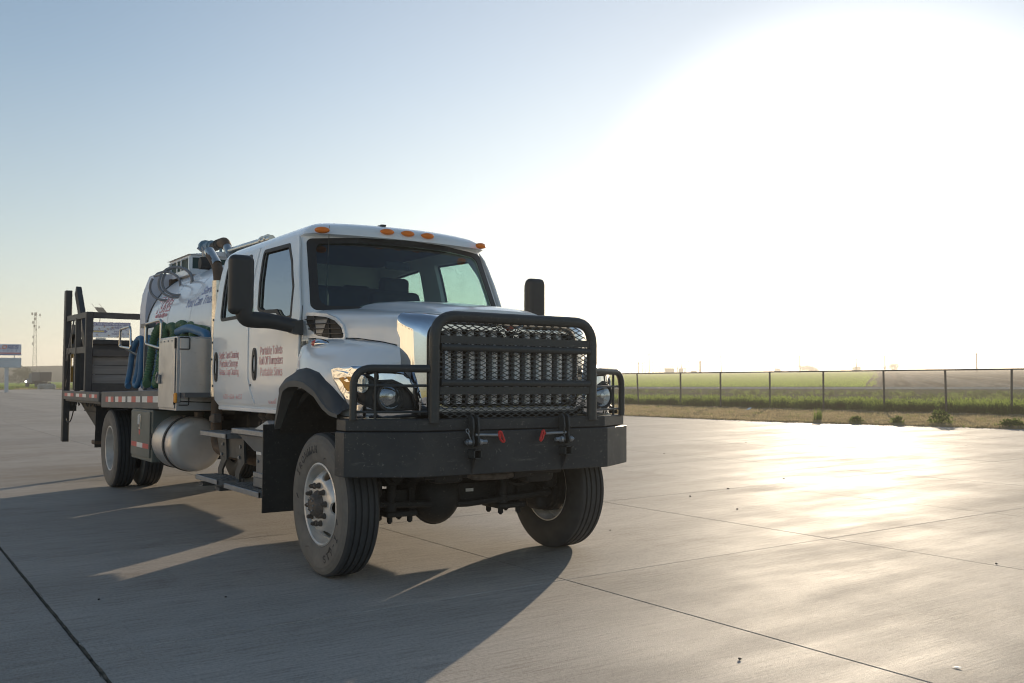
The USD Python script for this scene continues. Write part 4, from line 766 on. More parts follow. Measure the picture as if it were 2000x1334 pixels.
    tp('fender_seam', tube([(x, s*(ly(x) + .004), z) for x, z in ((-.7, 1.748), (-.3, 1.742), (.1, 1.722), (.4, 1.688), (.57, 1.66))], .004, 5), 'seal_rubber')
    # teardrop side lamp and badge
    v, f = arr(trimesh.creation.icosphere(2, 1.0)); td = v*np.array([.135, .05, .045]); td[:, 0] -= .05*np.abs(v[:, 2]); lm = tp('side_lamp', move((td, f), (-.245, s*1.045, 1.688)), 'chrome', 60)
    tp('lens', move((v*np.array([.062, .036, .030]), f), (-.285, s*1.066, 1.694)), 'lens_red', 60, parent=lm)
    bt = text('HV', .052, .17, .006, True, .1)
    if s < 0: tp('badge', place_text(bt, (-.735, -1.008, 1.672), (.98, -.15, 0), (0, 0, 1), (-.15, -.98, 0)), 'badge_dark', False); tp('badge_plate', panel([(-.75, 1.66), (-.54, 1.66), (-.52, 1.735), (-.75, 1.735)], .004, lambda a, b, t: (a, -(1.0 + .153*(a + .735) + .003 - t), b), 0), 'chrome_dull')
    # headlamp bezel, pod and lamps
    bzp = [(1.185, 1.485), (1.183, 1.496), (1.144, 1.508), (1.06, 1.505), (.98, 1.495), (.885, 1.480), (.845, 1.473), (.784, 1.411), (.735, 1.33), (.715, 1.28), (.715, 1.155), (1.012, 1.153), (1.124, 1.151), (1.151, 1.234), (1.173, 1.33), (1.182, 1.415)]
    on_g = lambda out: (lambda a, b, t: (g(a) + out - t + .012*np.sin((b - 1.15)/.36*PI), s*a, b))
    pod = rpoly([(1.146, 1.432), (1.111, 1.457), (1.082, 1.457), (1.05, 1.438), (1.018, 1.412), (.928, 1.418), (.838, 1.377), (.783, 1.315), (.745, 1.207), (.836, 1.205), (1.026, 1.205), (1.091, 1.236), (1.125, 1.263), (1.146, 1.325)], .02)
    bz = tp('headlamp_bezel', panel(rpoly(bzp, .012).difference(pod.buffer(-.012)), .03, on_g(.004), .035), 'chrome', 60)
    pd = tp('headlamp_pod', panel(pod, .012, on_g(-.022), .04), 'black_plastic', 50, parent=bz)
    rim = tp('pod_rim', panel(pod.difference(pod.buffer(-.012)), .03, on_g(.008), .03), 'black_plastic', 50, parent=bz)
    tp('turn_signal', panel(rpoly([(1.178, 1.432), (1.146, 1.436), (1.128, 1.40), (1.132, 1.345), (1.148, 1.315), (1.166, 1.36)], .012), .016, on_g(.010), .03), 'amber', 50, parent=bz)
    cl = [(1.102 + .030*math.cos(a), 1.384 + .062*math.sin(a)) for a in np.linspace(0, 2*PI, 24, endpoint=False)]
    tp('position_lamp', panel(cl, .02, on_g(.010), .02), 'headlamp_chrome', 50, parent=bz); tp('position_lens', panel(cl, .004, on_g(.018), .02), 'lamp_glass', 50, parent=bz)
    for k in range(5): tp('lens_rib', tube([(float(g(1.08 + k*.011)) + .030, s*(1.08 + k*.011), z) for z in (1.345, 1.384, 1.423)], .0022, 5), 'chrome_dull', parent=bz)
    hc = (.690, s*.935, 1.30)
    tp('headlamp_ring', lathe([(.086, .02), (.090, .034), (.104, .034), (.112, .018), (.112, -.03), (.086, -.03)], 40, 'x', hc), 'black_plastic', 50, parent=bz)
    tp('headlamp_reflector', lathe([(.084, .02), (.07, -.012), (.045, -.03), (.02, -.036), (.02, .004), (0, .006)], 36, 'x', hc), 'headlamp_chrome', 50, parent=bz)
    tp('headlamp_bulb', join(lathe([(0, .030), (.018, .028), (.024, .012), (.024, -.02)], 18, 'x', hc), *[bar((hc[0]-.012, hc[1]+.05*math.cos(a), hc[2]+.05*math.sin(a)), (hc[0]+.004, hc[1]+.078*math.cos(a), hc[2]+.078*math.sin(a)), .006) for a in np.arange(12)*PI/6]), 'chrome_dull', 50, parent=bz)
    tp('headlamp_lens', lathe([(.087, .022), (.07, .034), (.04, .044), (0, .048)], 36, 'x', hc), 'lamp_glass', 60, parent=bz)
    tp('cheek_panel', b2(.60, .64, s*.70, s*1.08, 1.10, 1.16), 'chrome_dull')
# grille surround, bars and emblem
def rr(hw, z0, z1, r, n=6):
    pts = []
    for cx, cz, a0 in ((hw-r, z1-r, 0), (-hw+r, z1-r, PI/2), (-hw+r, z0+r, PI), (hw-r, z0+r, 1.5*PI)): pts += [(cx + r*math.cos(a0 + t), cz + r*math.sin(a0 + t)) for t in np.linspace(0, PI/2, n)]
    return pts
secs = [np.array([(x, y, z) for y, z in rr(hw, zl, zt, r)]) for x, hw, zl, zt, r in ((.56, .812, 1.145, 1.895, .06), (.61, .806, 1.145, 1.89, .09), (.68, .775, 1.15, 1.885, .12), (.735, .735, 1.155, 1.87, .13), (.765, .69, 1.17, 1.845, .14), (.775, .665, 1.185, 1.825, .14))]
sur = manifold(loft(secs)) - cut(Polygon(rr(.635, 1.225, 1.775, .13)), 'yz', .60, .9)
tp('grille_surround', sur, 'chrome', 40)
tp('grille_lower_trim', b2(.70, .79, -.60, .60, 1.185, 1.22, .008), 'aluminium')
tp('grille_backing', b2(.60, .612, -.66, .66, 1.2, 1.81), 'dark_chassis')
for k in range(13):
    y = -.594 + k*.099; zt = 1.775 - .06*(abs(y) > .57); z0 = 1.245 + .03*(abs(y) > .57)
    if abs(y) < .08: zt = 1.70
    gb = tp('grille_bar', loft([np.array([(.735 - .05*(abs(z-1.5)/.28)**3*.3, y-.023, z), (.750 - .05*(abs(z-1.5)/.28)**3*.3, y-.008, z), (.740 - .05*(abs(z-1.5)/.28)**3*.3, y+.020, z), (.68, y+.016, z), (.68, y-.018, z)]) for z in np.linspace(z0, zt, 8)]), 'grille_metal', 40)
for k in range(12): tp('grille_louvre', bar((.655, -.64, 1.26 + k*.045), (.655, .64, 1.26 + k*.045), .05, .006, up=(.5, 0, 1)), 'black_plastic')
em = tp('grille_emblem', join(*[bar((.785, s*(.015 + .014*k), 1.70 + .012*k), (.775, s*(.075 + .030*k), 1.815 + .012*k), .010, .010) for s in (-1, 1) for k in range(3)]), 'chrome')
tp('emblem_mark', join(prism([(-.03, 1.845), (.03, 1.845), (.018, 1.83), (-.018, 1.83)], 'yz', .772, .782), prism([(-.032, 1.80), (0, 1.822), (.032, 1.80), (0, 1.778)], 'yz', .786, .792)), 'lens_red', parent=em)
# brush guard and bumper
bump_plan = [(.905, -.83), (.905, .83), (.648, 1.245), (.50, 1.245), (.60, .80), (.60, -.80), (.50, -1.245), (.648, -1.245)]
def bev(poly, z0, z1, b=.006):
    p = Polygon(poly); q = p.buffer(-b, join_style=2); a = np.array(p.exterior.coords)[:-1]; c = np.array(q.exterior.coords)[:-1]
    k = int(np.argmin(((c - a[0])**2).sum(1))); c = np.roll(c, -k, 0)
    if np.linalg.norm(c[1] - a[1]) > .05: c = np.roll(c[::-1], 1, 0)
    n = len(a); L = [np.c_[c, np.full(n, z0)], np.c_[a, np.full(n, z0+b)], np.c_[a, np.full(n, z1-b)], np.c_[c, np.full(n, z1)]]; v = np.vstack(L)
    f = [(i*n+j, i*n+(j+1) % n, (i+1)*n+(j+1) % n, (i+1)*n+j) for i in range(3) for j in range(n)]; v, f = arr((v, f))
    tri = m3.triangulate([a if Polygon(a).exterior.is_ccw else a]) if hasattr(m3, 'triangulate') else np.array([(0, j, j+1) for j in range(1, n-1)])
    f = np.vstack([f, np.asarray(tri)[:, ::-1], np.asarray(tri) + 3*n]); 
    if trimesh.Trimesh(v, f, process=False).volume < 0: f = f[:, ::-1]
    return v, f
BG = TR
bp = tp('bumper', bev(bump_plan, .757, 1.060), 'black_steel', 20)
tp('bumper_step', bev([(x - .018, y*.985) for x, y in bump_plan], 1.064, 1.146), 'black_steel', 20)
tp('guard_hoop', tube(fillet([(.885, -.69, 1.12), (.885, -.69, 1.858), (.885, .69, 1.858), (.885, .69, 1.12)], .17, 9), .039, 16, caps=False), 'black_bar', 50)
inner = Polygon(rr(.655, 1.147, 1.822, .13)); lines = []
dw, dh = .0735, .0172
for k in range(44):
    z = 1.135 + k*dh
    lines.append(LineString([(-.70 + i*dw/2 + 0, z + (dh/2 if (i + k) % 2 else -dh/2)*.92) for i in range(40)]))
net = shapely.union_all([l.buffer(.0026, cap_style=2, join_style=2) for l in lines]).intersection(inner)
tp('mesh_screen', join(*[prism(gm, 'yz', .862, .868) for gm in (net.geoms if hasattr(net, 'geoms') else [net]) if gm.area > 1e-5]), 'mesh_steel', False)
tp('guard_strap', b2(.893, .903, -.652, .652, 1.668, 1.722), 'black_bar'); tp('guard_strap', b2(.893, .903, -.652, .652, 1.315, 1.368), 'black_bar')
tp('guard_tube', cyl((.90, -.65, 1.640), (.90, .65, 1.640), .025, 14), 'black_bar', 50); tp('guard_tube', cyl((.90, -.65, 1.395), (.90, .65, 1.395), .025, 14), 'black_bar', 50)
for s in (-1, 1):
    hp = fillet([(.875, s*.72, 1.492), (.655, s*1.185, 1.492), (.655, s*1.185, 1.14)], .13, 8)
    sh = tp('side_hoop', tube(hp, .026, 14), 'black_bar', 50)
    for z in (1.375, 1.195): tp('guard_rod', tube([(.86, s*.73, z), (.655, s*1.17, z)], .009, 8), 'black_bar', parent=sh)
    tp('guard_rod', tube([(.712, s*1.05, 1.14), (.712, s*1.05, 1.48)], .009, 8), 'black_bar', parent=sh)
    # hitch brackets with pins
    y = s*.395; br = None
    for dy in (-.022, .022):
        m = prism(rpoly([(.90, .97), (.90, 1.165), (.925, 1.175), (.955, 1.15), (.965, 1.08), (.955, 1.03), (.97, .98), (.95, .955), (.91, .95)], .012), 'xz', y+dy-.007, y+dy+.007); br = tp('hitch_bracket', m, 'black_bar', 30)
    tp('receiver_tube', join(*[b2(.90, .985, y+sg*a0-.004*0, y+sg*a1, .87, .935) for sg, a0, a1 in ((1, .024, .031), (-1, .024, .031))], b2(.90, .985, y-.031, y+.031, .928, .935), b2(.90, .985, y-.031, y+.031, .87, .877)), 'black_bar')
    tp('receiver_inside', b2(.906, .912, y-.023, y+.023, .878, .927), 'dark_chassis')
    tp('gusset', prism([(.906, .765), (.965, .87), (.906, .87)], 'xz', y-.006, y+.006), 'black_steel')
    q = -s*.185; tp('hitch_pin', cyl((.945, y, 1.035), (.945, y + q, 1.03), .011, 12), 'galvanised')
    yc = y + q; loop = fillet([(.945, yc - s*.012, 1.055), (.95, yc - s*.03, 1.052), (.955, yc - s*.062*.9, .985), (.95, yc - s*.045, .978), (.945, yc - s*.022, 1.0)], .012, 4, closed=True)
    tp('pin_handle', join(tube(loop, .0085, 8, closed=True), hull([(.945, yc + s*.012, 1.03), (.955, yc - s*.018, 1.05), (.955, yc - s*.030, 1.012), (.935, yc - s*.018, 1.05), (.935, yc - s*.03, 1.012)])), 'red_plastic', 50)
    bt = tp('hitch_bolt', join(cyl((.945, y - s*.05, .985), (.945, y - s*.095, .985), .016, 6), cyl((.945, y - s*.03, .985), (.945, y - s*.052, .985), .024, 12)), 'galvanised')
    tp('hitch_bolt', join(cyl((.94, y + s*.03, .985), (.94, y + s*.06, .985), .022, 12), cyl((.94, y + s*.06, .985), (.94, y + s*.075, .985), .014, 6)), 'galvanised')
cl = [(.955, -.435, 1.0), (.965, -.452, 1.02), (.965, -.455, 1.04), (.96, -.475, 1.055), (.955, -.478, 1.075), (.955, -.46, 1.08), (.958, -.45, 1.06), (.96, -.46, 1.04), (.96, -.445, 1.02), (.955, -.44, 1.0)]
tp('hairpin_clip', tube(fillet(cl, .01, 3), .003, 6), 'galvanised')
# wheels
def arc_text(word, r, a_mid, depth, y, s, h, spread, bottom=False):
    out = []; n = len(word)
    for k, ch in enumerate(word):
        if ch == ' ': continue
        v, f = text(ch, h, None, depth, True); w = v[:, 0].max(); a = a_mid + (k - (n-1)/2)*spread*(1)
        ur = np.array([math.sin(a)*1.0, 0, math.cos(a)]); ut = np.array([math.cos(a), 0, -math.sin(a)])
        out.append(place_text((v - [w/2, h/2, 0], f), np.array([0, y, 0]) + ur*r, ut, ur, (0, -1, 0)))
    return join(*out)
def wheel(name, x, yc, s, R=.522, steer=True, full=True, zc=None):
    """s: the side the dish faces (-1 = the truck's right)."""
    zc = R if zc is None else zc; W_ = .138
    prof = [(.292, -.105), (.31, -.118), (.36, -.136), (.41, -.143), (.46, -.137), (.495, -.124), (.512, -.113), (.519, -.104)]
    tread = []
    for yg in (-.072, -.026, .026, .072): tread += [(R, yg-.008), (R-.013, yg-.006), (R-.013, yg+.006), (R, yg+.008)]
    prof = prof + tread + [(r, -y) for r, y in prof[::-1]]
    prof = [(r*R/.522, y) for r, y in prof]
    at = np.array([x, yc, zc])
    wq = numbered(f'{TR}/{name}'); UsdGeom.Xform.Define(stage, wq)
    def wp(n, m, mat, smooth=40): return part(wq, n, m, mat, smooth, body=False)
    sv = lambda m: move((arr(m)[0]*np.array([1, -s, 1]), arr(m)[1] if s < 0 else arr(m)[1][:, ::-1]), at)       # built facing -y
    wp('tyre', sv(lathe(prof[10:] if False else prof, 72)), 'tyre_tread', 30)
    wall = [(.300, -.1125), (.31, -.1195), (.322, -.1255), (.326, -.1285), (.332, -.1275), (.36, -.1375), (.41, -.1445), (.446, -.1410), (.449, -.1428), (.455, -.1420), (.458, -.1392), (.474, -.1335), (.477, -.1350), (.482, -.1335), (.485, -.1290), (.503, -.1200)]
    wp('sidewall', sv(lathe(wall, 72)), 'tyre_wall', 60)
    if not full: 
        wp('rim', sv(lathe([(.300, .115), (.285, .118), (.275, .06), (.27, -.02), (.29, -.115)], 40)), 'dark_chassis'); return wq
    if steer: 
        for tx_, am in (('IRONMAN', -.52), ('I-61S', -.52 + PI*.94)): wp('sidewall_lettering', sv(arc_text(tx_, .402, am, .0015, -.1435, s, .052, .165)), 'tyre_letter', False)
        wp('sidewall_mark', sv(join(*[bar((math.sin(a)*.36, -.1395, math.cos(a)*.36), (math.sin(a+.09)*.385, -.1435, math.cos(a+.09)*.385), .006, .004) for a in (.35, 1.75, 2.45, 3.6, 4.75)])), 'tyre_letter', False)
        rimp = [(.300, -.112), (.303, -.118), (.292, -.122), (.282, -.115), (.277, -.09), (.270, -.05), (.262, -.035), (.252, -.045), (.236, -.075), (.205, -.112), (.175, -.128), (.10, -.130), (.10, -.118), (.17, -.116), (.2, -.10), (.228, -.066), (.245, -.03), (.262, -.020), (.28, -.02), (.29, .11), (.305, .11), (.30, .0)]
        nutR, nutY, hubr = .1425, -.130, [(.0, -.188), (.045, -.188), (.062, -.184), (.075, -.174), (.085, -.15), (.10, -.14), (.105, -.125), (0, -.12)]
    else:
        rimp = [(.300, -.112), (.303, -.118), (.292, -.122), (.282, -.115), (.277, -.06), (.270, .02), (.255, .045), (.235, .045), (.20, .02), (.175, .005), (.10, .005), (.10, .018), (.17, .02), (.2, .035), (.23, .06), (.27, .06), (.29, .11), (.305, .11), (.30, 0)]
        nutR, nutY, hubr = .1425, .003, [(0, -.06), (.06, -.06), (.085, -.04), (.098, .0), (.105, .01), (0, .012)]
    rm = manifold(lathe(rimp, 56, close=True))
    for k in range(5):
        a = .35 + k*2*PI/5; hc = np.array([math.sin(a)*.222, -.2, math.cos(a)*.222]); sa = .036
        ov = [(hc[0] + .046*math.cos(t)*math.cos(a) + .030*math.sin(t)*math.sin(a), hc[2] - .046*math.cos(t)*math.sin(a) + .030*math.sin(t)*math.cos(a)) for t in np.linspace(0, 2*PI, 18, endpoint=False)]
        rm -= manifold(prism(ov, 'xz', -.3, .2))
    wp('rim', sv(rm), 'rim_alloy', 30)
    wp('hub', sv(lathe(hubr, 28)), 'hub_dirt')
    wp('brake_drum', sv(lathe([(0, .0 if steer else .08), (.2, .0 if steer else .08), (.215, .02 if steer else .1), (.215, .12), (0, .12)], 28)), 'dark_chassis')
    for k in range(10):
        a = .2 + k*2*PI/10; c = np.array([math.sin(a)*nutR, 0, math.cos(a)*nutR])
        wp('lug_nut', sv(join(cyl(c + [0, nutY+.002, 0], c + [0, nutY-.012, 0], .022, 12), cyl(c + [0, nutY-.012, 0], c + [0, nutY-.034, 0], .0165, 6), cyl(c + [0, nutY-.034, 0], c + [0, nutY-.044, 0], .010, 8))), 'hub_dirt')
    if steer:
        for k in range(8):
            a = k*2*PI/8; c = np.array([math.sin(a)*.048, 0, math.cos(a)*.048]); wp('hub_bolt', sv(cyl(c + [0, -.186, 0], c + [0, -.195, 0], .007, 6)), 'galvanised')
    return wq
wheel('front_wheel', 0, -1.015, -1); wheel('front_wheel', 0, 1.015, 1)
XR = -7.2
wheel('rear_wheel', XR, -1.02, -1, steer=False); wheel('inner_rear_wheel', XR, -.665, -1, steer=False, full=False); wheel('rear_wheel', XR, 1.0, 1, steer=False); wheel('inner_rear_wheel', XR, .665, 1, steer=False, full=False)
# axles, frame and everything dark beneath
def cp(name, m, mat='dark_chassis', smooth=32): return part(TR, name, m, mat, smooth)
cp('front_axle', join(hull([(x, y, z) for y in (-.80, -.45) for x in (-.07, .07) for z in (.44, .58)]), hull([(x, y, z) for y in (-.45, .5) for x in (-.075, .075) for z in (.43, .60)]), hull([(x, y, z) for y in (.5, .82) for x in (-.07, .07) for z in (.45, .58)])))
v, f = arr(trimesh.creation.icosphere(3, 1.0)); cp('differential', join(move((v*np.array([.23, .20, .225]), f), (0.02, -.20, .525)), lathe([(.205, -.02), (.225, 0), (.205, .02)], 30, 'x', (.05, -.20, .52)), cyl((.0, -.2, .5), (-.30, -.2, .53), .10, 18)), smooth=50)
for y in (-.53, .47):
    cp('leaf_spring', join(*[tube([(-.72 + .07*k, y, .80 - .012*k), (-.3, y, .70 - .014*k), (0, y, .665 - .014*k), (.3, y, .70 - .014*k), (.72 - .07*k, y, .80 - .012*k)], .035, 4) for k in range(4)]))
    cp('spring_plate', join(b2(-.14, .14, y-.13, y+.13, .385, .43, .01), *[cyl((x, y+dy, .335), (x, y+dy, .78), .013, 8) for x in (-.09, .09) for dy in (-.085, .085)], *[cyl((x, y+dy, .345), (x, y+dy, .385), .024, 6) for x in (-.09, .09) for dy in (-.085, .085)]))
    cp('shock_absorber', join(cyl((.16, y - .12, .50), (.22, y-.10, 1.0), .038, 12), cyl((.16, y-.12, .44), (.16, y-.12, .5), .05, 12)))
cp('steering_arm', join(tube([(.17, -.82, .50), (.18, 0, .455), (.17, .82, .50)], .026, 10), *[b2(-.10, .18, s*.78-.03, s*.78+.03, .46, .56, .01) for s in (-1, 1)]))
for s in (-1, 1):
    cp('steering_knuckle', join(rbox((0, s*.82, .52), (.20, .14, .36), .05), cyl((0, s*.85, .52), (0, s*.93, .52), .19, 24), rbox((.16, s*.80, .62), (.16, .12, .16), .04)))
    cp('brake_chamber', join(cyl((.10, s*.66, .70), (.24, s*.66, .72), .085, 18), cyl((.24, s*.66, .72), (.30, s*.66, .725), .06, 14), tube([(.17, s*.66, .76), (.2, s*.5, .85), (.1, s*.42, .95)], .012, 6)))
    cp('frame_rail', join(b2(-10.2, .80, s*.43-.04, s*.43+.04, .84, 1.08, .008)))
cp('axle_tag', b2(.0765, .080, .06, .13, .535, .56), 'white_tape')
cp('front_crossmember', join(b2(.45, .75, -.43, .43, .80, .98, .01), cyl((.62, -.62, .735), (.62, .58, .735), .03, 12), rbox((.58, -.42, .73), (.14, .24, .11), .03), rbox((.55, .40, .70), (.16, .26, .12), .04)))
cp('coolant_pipe', tube(fillet([(.6, -.34, .79), (.64, -.22, .715), (.64, .02, .71), (.64, .16, .72)], .06, 5), .032, 12), 'hub_dirt', 50); cp('coolant_hose', tube([(.64, .12, .72), (.64, .30, .735)], .042, 12), 'mud_rubber', 50)
cp('brake_hose', tube(fillet([(.2, .55, .78), (.3, .56, .62), (.28, .40, .58), (.2, .30, .66), (.15, .1, .75)], .1, 6), .012, 6), 'mud_rubber'); cp('brake_hose', tube(fillet([(.2, -.55, .80), (.3, -.50, .66), (.28, -.34, .70), (.15, -.1, .78)], .1, 6), .012, 6), 'mud_rubber')
cp('engine', join(b2(-1.0, .45, -.36, .36, .72, 1.45, .05), rbox((-.35, 0, .62), (.7, .42, .34), .06)))
cp('transmission', join(rbox((-1.6, 0, .82), (1.0, .44, .42), .12), cyl((-2.0, 0, .82), (-3.6, .05, .70), .06, 14), rbox((-2.7, .05, .74), (.5, .4, .34), .08)))
cp('drive_shaft', join(cyl((-3.6, .05, .70), (XR, 0, .55), .055, 14), cyl((-2.5, -.15, .66), (-.1, -.2, .55), .045, 12)))
cp('rear_axle', join(cyl((XR, -.9, .522), (XR, .9, .522), .10, 16), move((v*np.array([.25, .25, .25]), f), (XR, 0, .53))))
for s in (-1, 1): cp('rear_spring', join(*[b2(XR-.7+.08*k, XR+.7-.08*k, s*.47-.045, s*.47+.045, .70-.02*k, .718-.02*k) for k in range(5)]))
# bed of the truck
bz = lambda x: .0145*(np.clip(x, -8, -4.2) + 4.2)
def pitch(m): v, f = arr(m); v = v.copy(); v[:, 2] += bz(v[:, 0]); return v, f
def bdp(name, m, mat, smooth=32, label=None, parent=None): return tp(name, pitch(m), mat, smooth, label, parent)
bed = bdp('bed_deck', b2(-7.32, -3.35, -1.21, 1.21, 1.24, 1.29), 'bed_steel')
for s in (-1, 1):
    rl = bdp('bed_rail', b2(-7.30, -4.21, s*1.23-.02, s*1.23+.02, 1.10, 1.312, .008), 'bed_steel')
    if s < 0:
        for k, (xa, xb, st) in enumerate(((-7.00, -6.52, 'rwr'), (-6.42, -5.84, 'wrw'), (-5.73, -5.08, 'wrw'), (-4.98, -4.24, 'wrw'))):
            w3 = (xb - xa)/3; tq = bdp('reflective_tape', b2(xa, xb, -1.2520, -1.2505, 1.175, 1.245), 'white_tape', parent=rl)
            for j, ch in enumerate(st):
                if ch == 'r': bdp('red_stripe', b2(xa + j*w3, xa + (j+1)*w3, -1.2535, -1.2521, 1.175, 1.245), 'red_tape', parent=rl)
    bdp('bed_sill', b2(-7.3, -3.4, s*.62-.05, s*.62+.05, 1.06, 1.24), 'dark_chassis')
for x in np.arange(-7.2, -3.4, .45): bdp('cross_sill', b2(x-.035, x+.035, -1.2, 1.2, 1.15, 1.24), 'dark_chassis')
# tank
TX0, TX1, TZ, TRAD = -6.60, -3.55, 2.05, .85
def tank_at(ang, r=TRAD): return -r*math.sin(ang), TZ + r*math.cos(ang)
tankprof = [(0, TX0-.20), (.35, TX0-.18), (.62, TX0-.12), (.79, TX0-.04), (TRAD, TX0+.05), (TRAD, TX1-.05), (.79, TX1+.04), (.62, TX1+.12), (.35, TX1+.18), (0, TX1+.20)]
tk = tp('tank', lathe(tankprof, 96, 'x', (0, 0, TZ)), 'tank_paint', 40)
tp('tank_seam', lathe([(TRAD-.01, TX0+.00), (TRAD+.008, TX0+.01), (TRAD+.008, TX0+.045), (TRAD-.01, TX0+.055)], 96, 'x', (0, 0, TZ)), 'seal_rubber', parent=tk)
for x in (-5.55, -4.55): tp('tank_weld', lathe([(TRAD-.004, x-.008), (TRAD+.003, x), (TRAD-.004, x+.008)], 96, 'x', (0, 0, TZ)), 'tank_paint', parent=tk)
def on_tank(m, x0, ang0, out=.003):
    """Lettering wrapped round the tank's right flank: x along, y up the curve."""
    v, f = m; th = ang0 - v[:, 1]/TRAD; r = TRAD + out + v[:, 2]; return np.stack([x0 + v[:, 0], -r*np.sin(th), TZ + r*np.cos(th)], -1), f
for tx, x0, a0, h, w, mt in (('Service', -4.35, 1.16, .105, .60, 'tank_blue'), ('You Can Trust', -4.84, 1.31, .105, 1.06, 'tank_blue')):
    tp('tank_lettering', on_tank(text(tx, h, w, .001, False, .28), x0, a0), mt, False, parent=tk)
v, f = text('TORE', .20, .70, .001, True, .1); tp('tank_lettering', on_tank((v*1.0, f), -6.28, 1.27), 'white_print', False, parent=tk)
for off in ((-.014, -.014), (.014, -.014), (-.014, .014), (.014, .014)):
    tp('letter_outline', on_tank((v + [off[0], off[1], 0], f), -6.28, 1.27, .0015), 'pink_print', False, parent=tk)
for k, w in enumerate((.62, .5)):                                       # small faded print, too worn to read
    tp('faded_print', on_tank(join(*[b2(.05*q, .05*q + RNG.uniform(.02, .042), RNG.uniform(0, .02), RNG.uniform(.04, .065), 0, .001) for q in range(int(w/.05))]), -6.20, 1.38 + .1*k), 'pink_print', False, parent=tk)
for s in (-1, 1): tp('tank_saddle', hull([(x, s*y, z) for x in (-6.4, -3.8) for y, z in ((.30, 1.29), (.72, 1.29), (.72, 1.62), (.38, 1.32))]), 'bed_steel')
for s in (-1, 1): tp('tank_foot', b2(-6.5, -3.7, s*.34-.04, s*.34+.04, 1.20, 1.30), 'dark_chassis')
# white cabinet behind the tank, with a jog in its top
cab2 = m3.CrossSection([np.array([(-.80, 1.28), (.80, 1.28), (.80, 2.62), (.72, 2.80), (.55, 2.88), (-.52, 2.88), (-.70, 2.84), (-.765, 2.72), (-.80, 2.5)])]).extrude(.32)
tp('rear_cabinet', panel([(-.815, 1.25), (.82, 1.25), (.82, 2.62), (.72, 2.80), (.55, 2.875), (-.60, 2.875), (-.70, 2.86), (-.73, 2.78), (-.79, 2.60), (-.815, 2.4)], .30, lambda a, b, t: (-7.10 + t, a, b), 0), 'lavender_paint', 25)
tp('cabinet_frame', join(b2(-6.795, -6.78, -.80, -.50, 2.22, 2.24), b2(-6.795, -6.78, -.52, -.50, 1.9, 2.24)), 'aluminium')
tp('cabinet_post', b2(-6.78, -6.70, -.52, -.42, 2.35, 2.80), 'rusty')
# ventilated box on top of the tank
bx = tp('top_box', join(b2(-6.92, -5.92, -.48, .50, 3.02, 3.06, .01), hull([(x, y, z) for x, y, z in ((-6.95, -.51, 3.055), (-5.89, -.51, 3.055), (-6.95, .53, 3.055), (-5.89, .53, 3.055), (-6.95, 0, 3.13), (-5.89, 0, 3.13))]), b2(-6.92, -5.92, -.48, .50, 2.80, 2.875)), 'tank_paint', 25)
tp('box_screen', b2(-6.90, -5.94, -.46, .48, 2.87, 3.025), 'mesh_green', parent=bx)
for x in (-6.90, -5.94):
    for y in (-.47, .49): tp('box_post', b2(x-.022, x+.022, y-.022, y+.022, 2.86, 3.03), 'white_paint', parent=bx)
for x in (-6.55, -6.35): tp('box_rod', cyl((x, -.475, 2.87), (x, -.475, 3.03), .012, 8), 'white_paint', parent=bx)
# pipework on top
tp('vent_pipe', join(tube([(-4.24, 0, 3.095), (-5.35, 0, 3.115), (-5.78, 0, 3.12)], .042, 16), *[cyl((x, 0, 3.112), (x-.05, 0, 3.112), .050, 16) for x in (-4.36, -4.52)]), 'chrome_dull', 50)
tp('drop_pipe', cyl((-5.78, 0, 3.07), (-5.98, 0, 3.235), .058, 16), 'chrome_dull', 50)
tp('pipe_elbow', tube(fillet([(-5.93, 0, 3.19), (-6.03, 0, 3.275), (-6.17, 0, 3.275)], .08, 6), .066, 14), 'rusty', 50)
tp('rubber_coupling', join(cyl((-6.17, 0, 3.27), (-6.52, 0, 3.26), .064, 16), *[cyl((x, 0, 3.27), (x-.035, 0, 3.27), .072, 16) for x in (-6.20, -6.30)]), 'mud_rubber', 50)
tp('pipe_flange', join(cyl((-6.50, 0, 3.275), (-6.93, 0, 3.31), .064, 16), cyl((-6.88, 0, 3.31), (-6.95, 0, 3.315), .092, 20), cyl((-6.6, 0, 3.285), (-6.66, 0, 3.285), .08, 20), bar((-6.2, 0, 2.9), (-6.2, 0, 3.22), .03)), 'flange_blue', 40)
tp('relief_valve', join(cyl((-5.55, -.4, 2.86), (-5.55, -.4, 2.98), .06, 14), cyl((-5.55, -.46, 2.90), (-5.55, -.34, 2.90), .075, 14)), 'mud_rubber'); tp('valve_cap', join(cyl((-5.55, -.4, 2.98), (-5.55, -.4, 3.06), .035, 12), cyl((-5.55, -.4, 3.06), (-5.60, -.42, 3.12), .018, 8), cyl((-5.58, -.4, 3.05), (-5.68, -.45, 3.11), .016, 8)), 'galvanised')
tp('tank_hatch', lathe([(0, 2.93), (.24, 2.93), (.25, 2.90), (.25, 2.82), (.20, 2.80)], 28, 'z', (-5.1, 0, 0)), 'aluminium')
# exhaust stack behind the cab
tp('exhaust_stack', tube(fillet([(-3.30, -.90, .86), (-3.30, -.90, 2.58), (-3.60, -.90, 2.76)], .22, 8), .055, 18, caps=False), 'rusty', 50); tp('stack_shield', tube([(-3.30, -.90, 1.25), (-3.30, -.90, 2.45)], .068, 18), 'chrome_dull', 50)
tp('stack_tip', tube([(-3.36, -.90, 2.625), (-3.66, -.90, 2.80)], [.050, .054], 18, caps=False), 'chrome_dull', 50)
tp('stack_clamp', join(lathe([(.062, 1.0), (.070, 1.0), (.070, 1.05), (.062, 1.05)], 18, 'z', (-3.30, -.90, 0)), b2(-3.24, -3.12, -.98, -.90, .985, 1.075, .008)), 'hub_dirt')
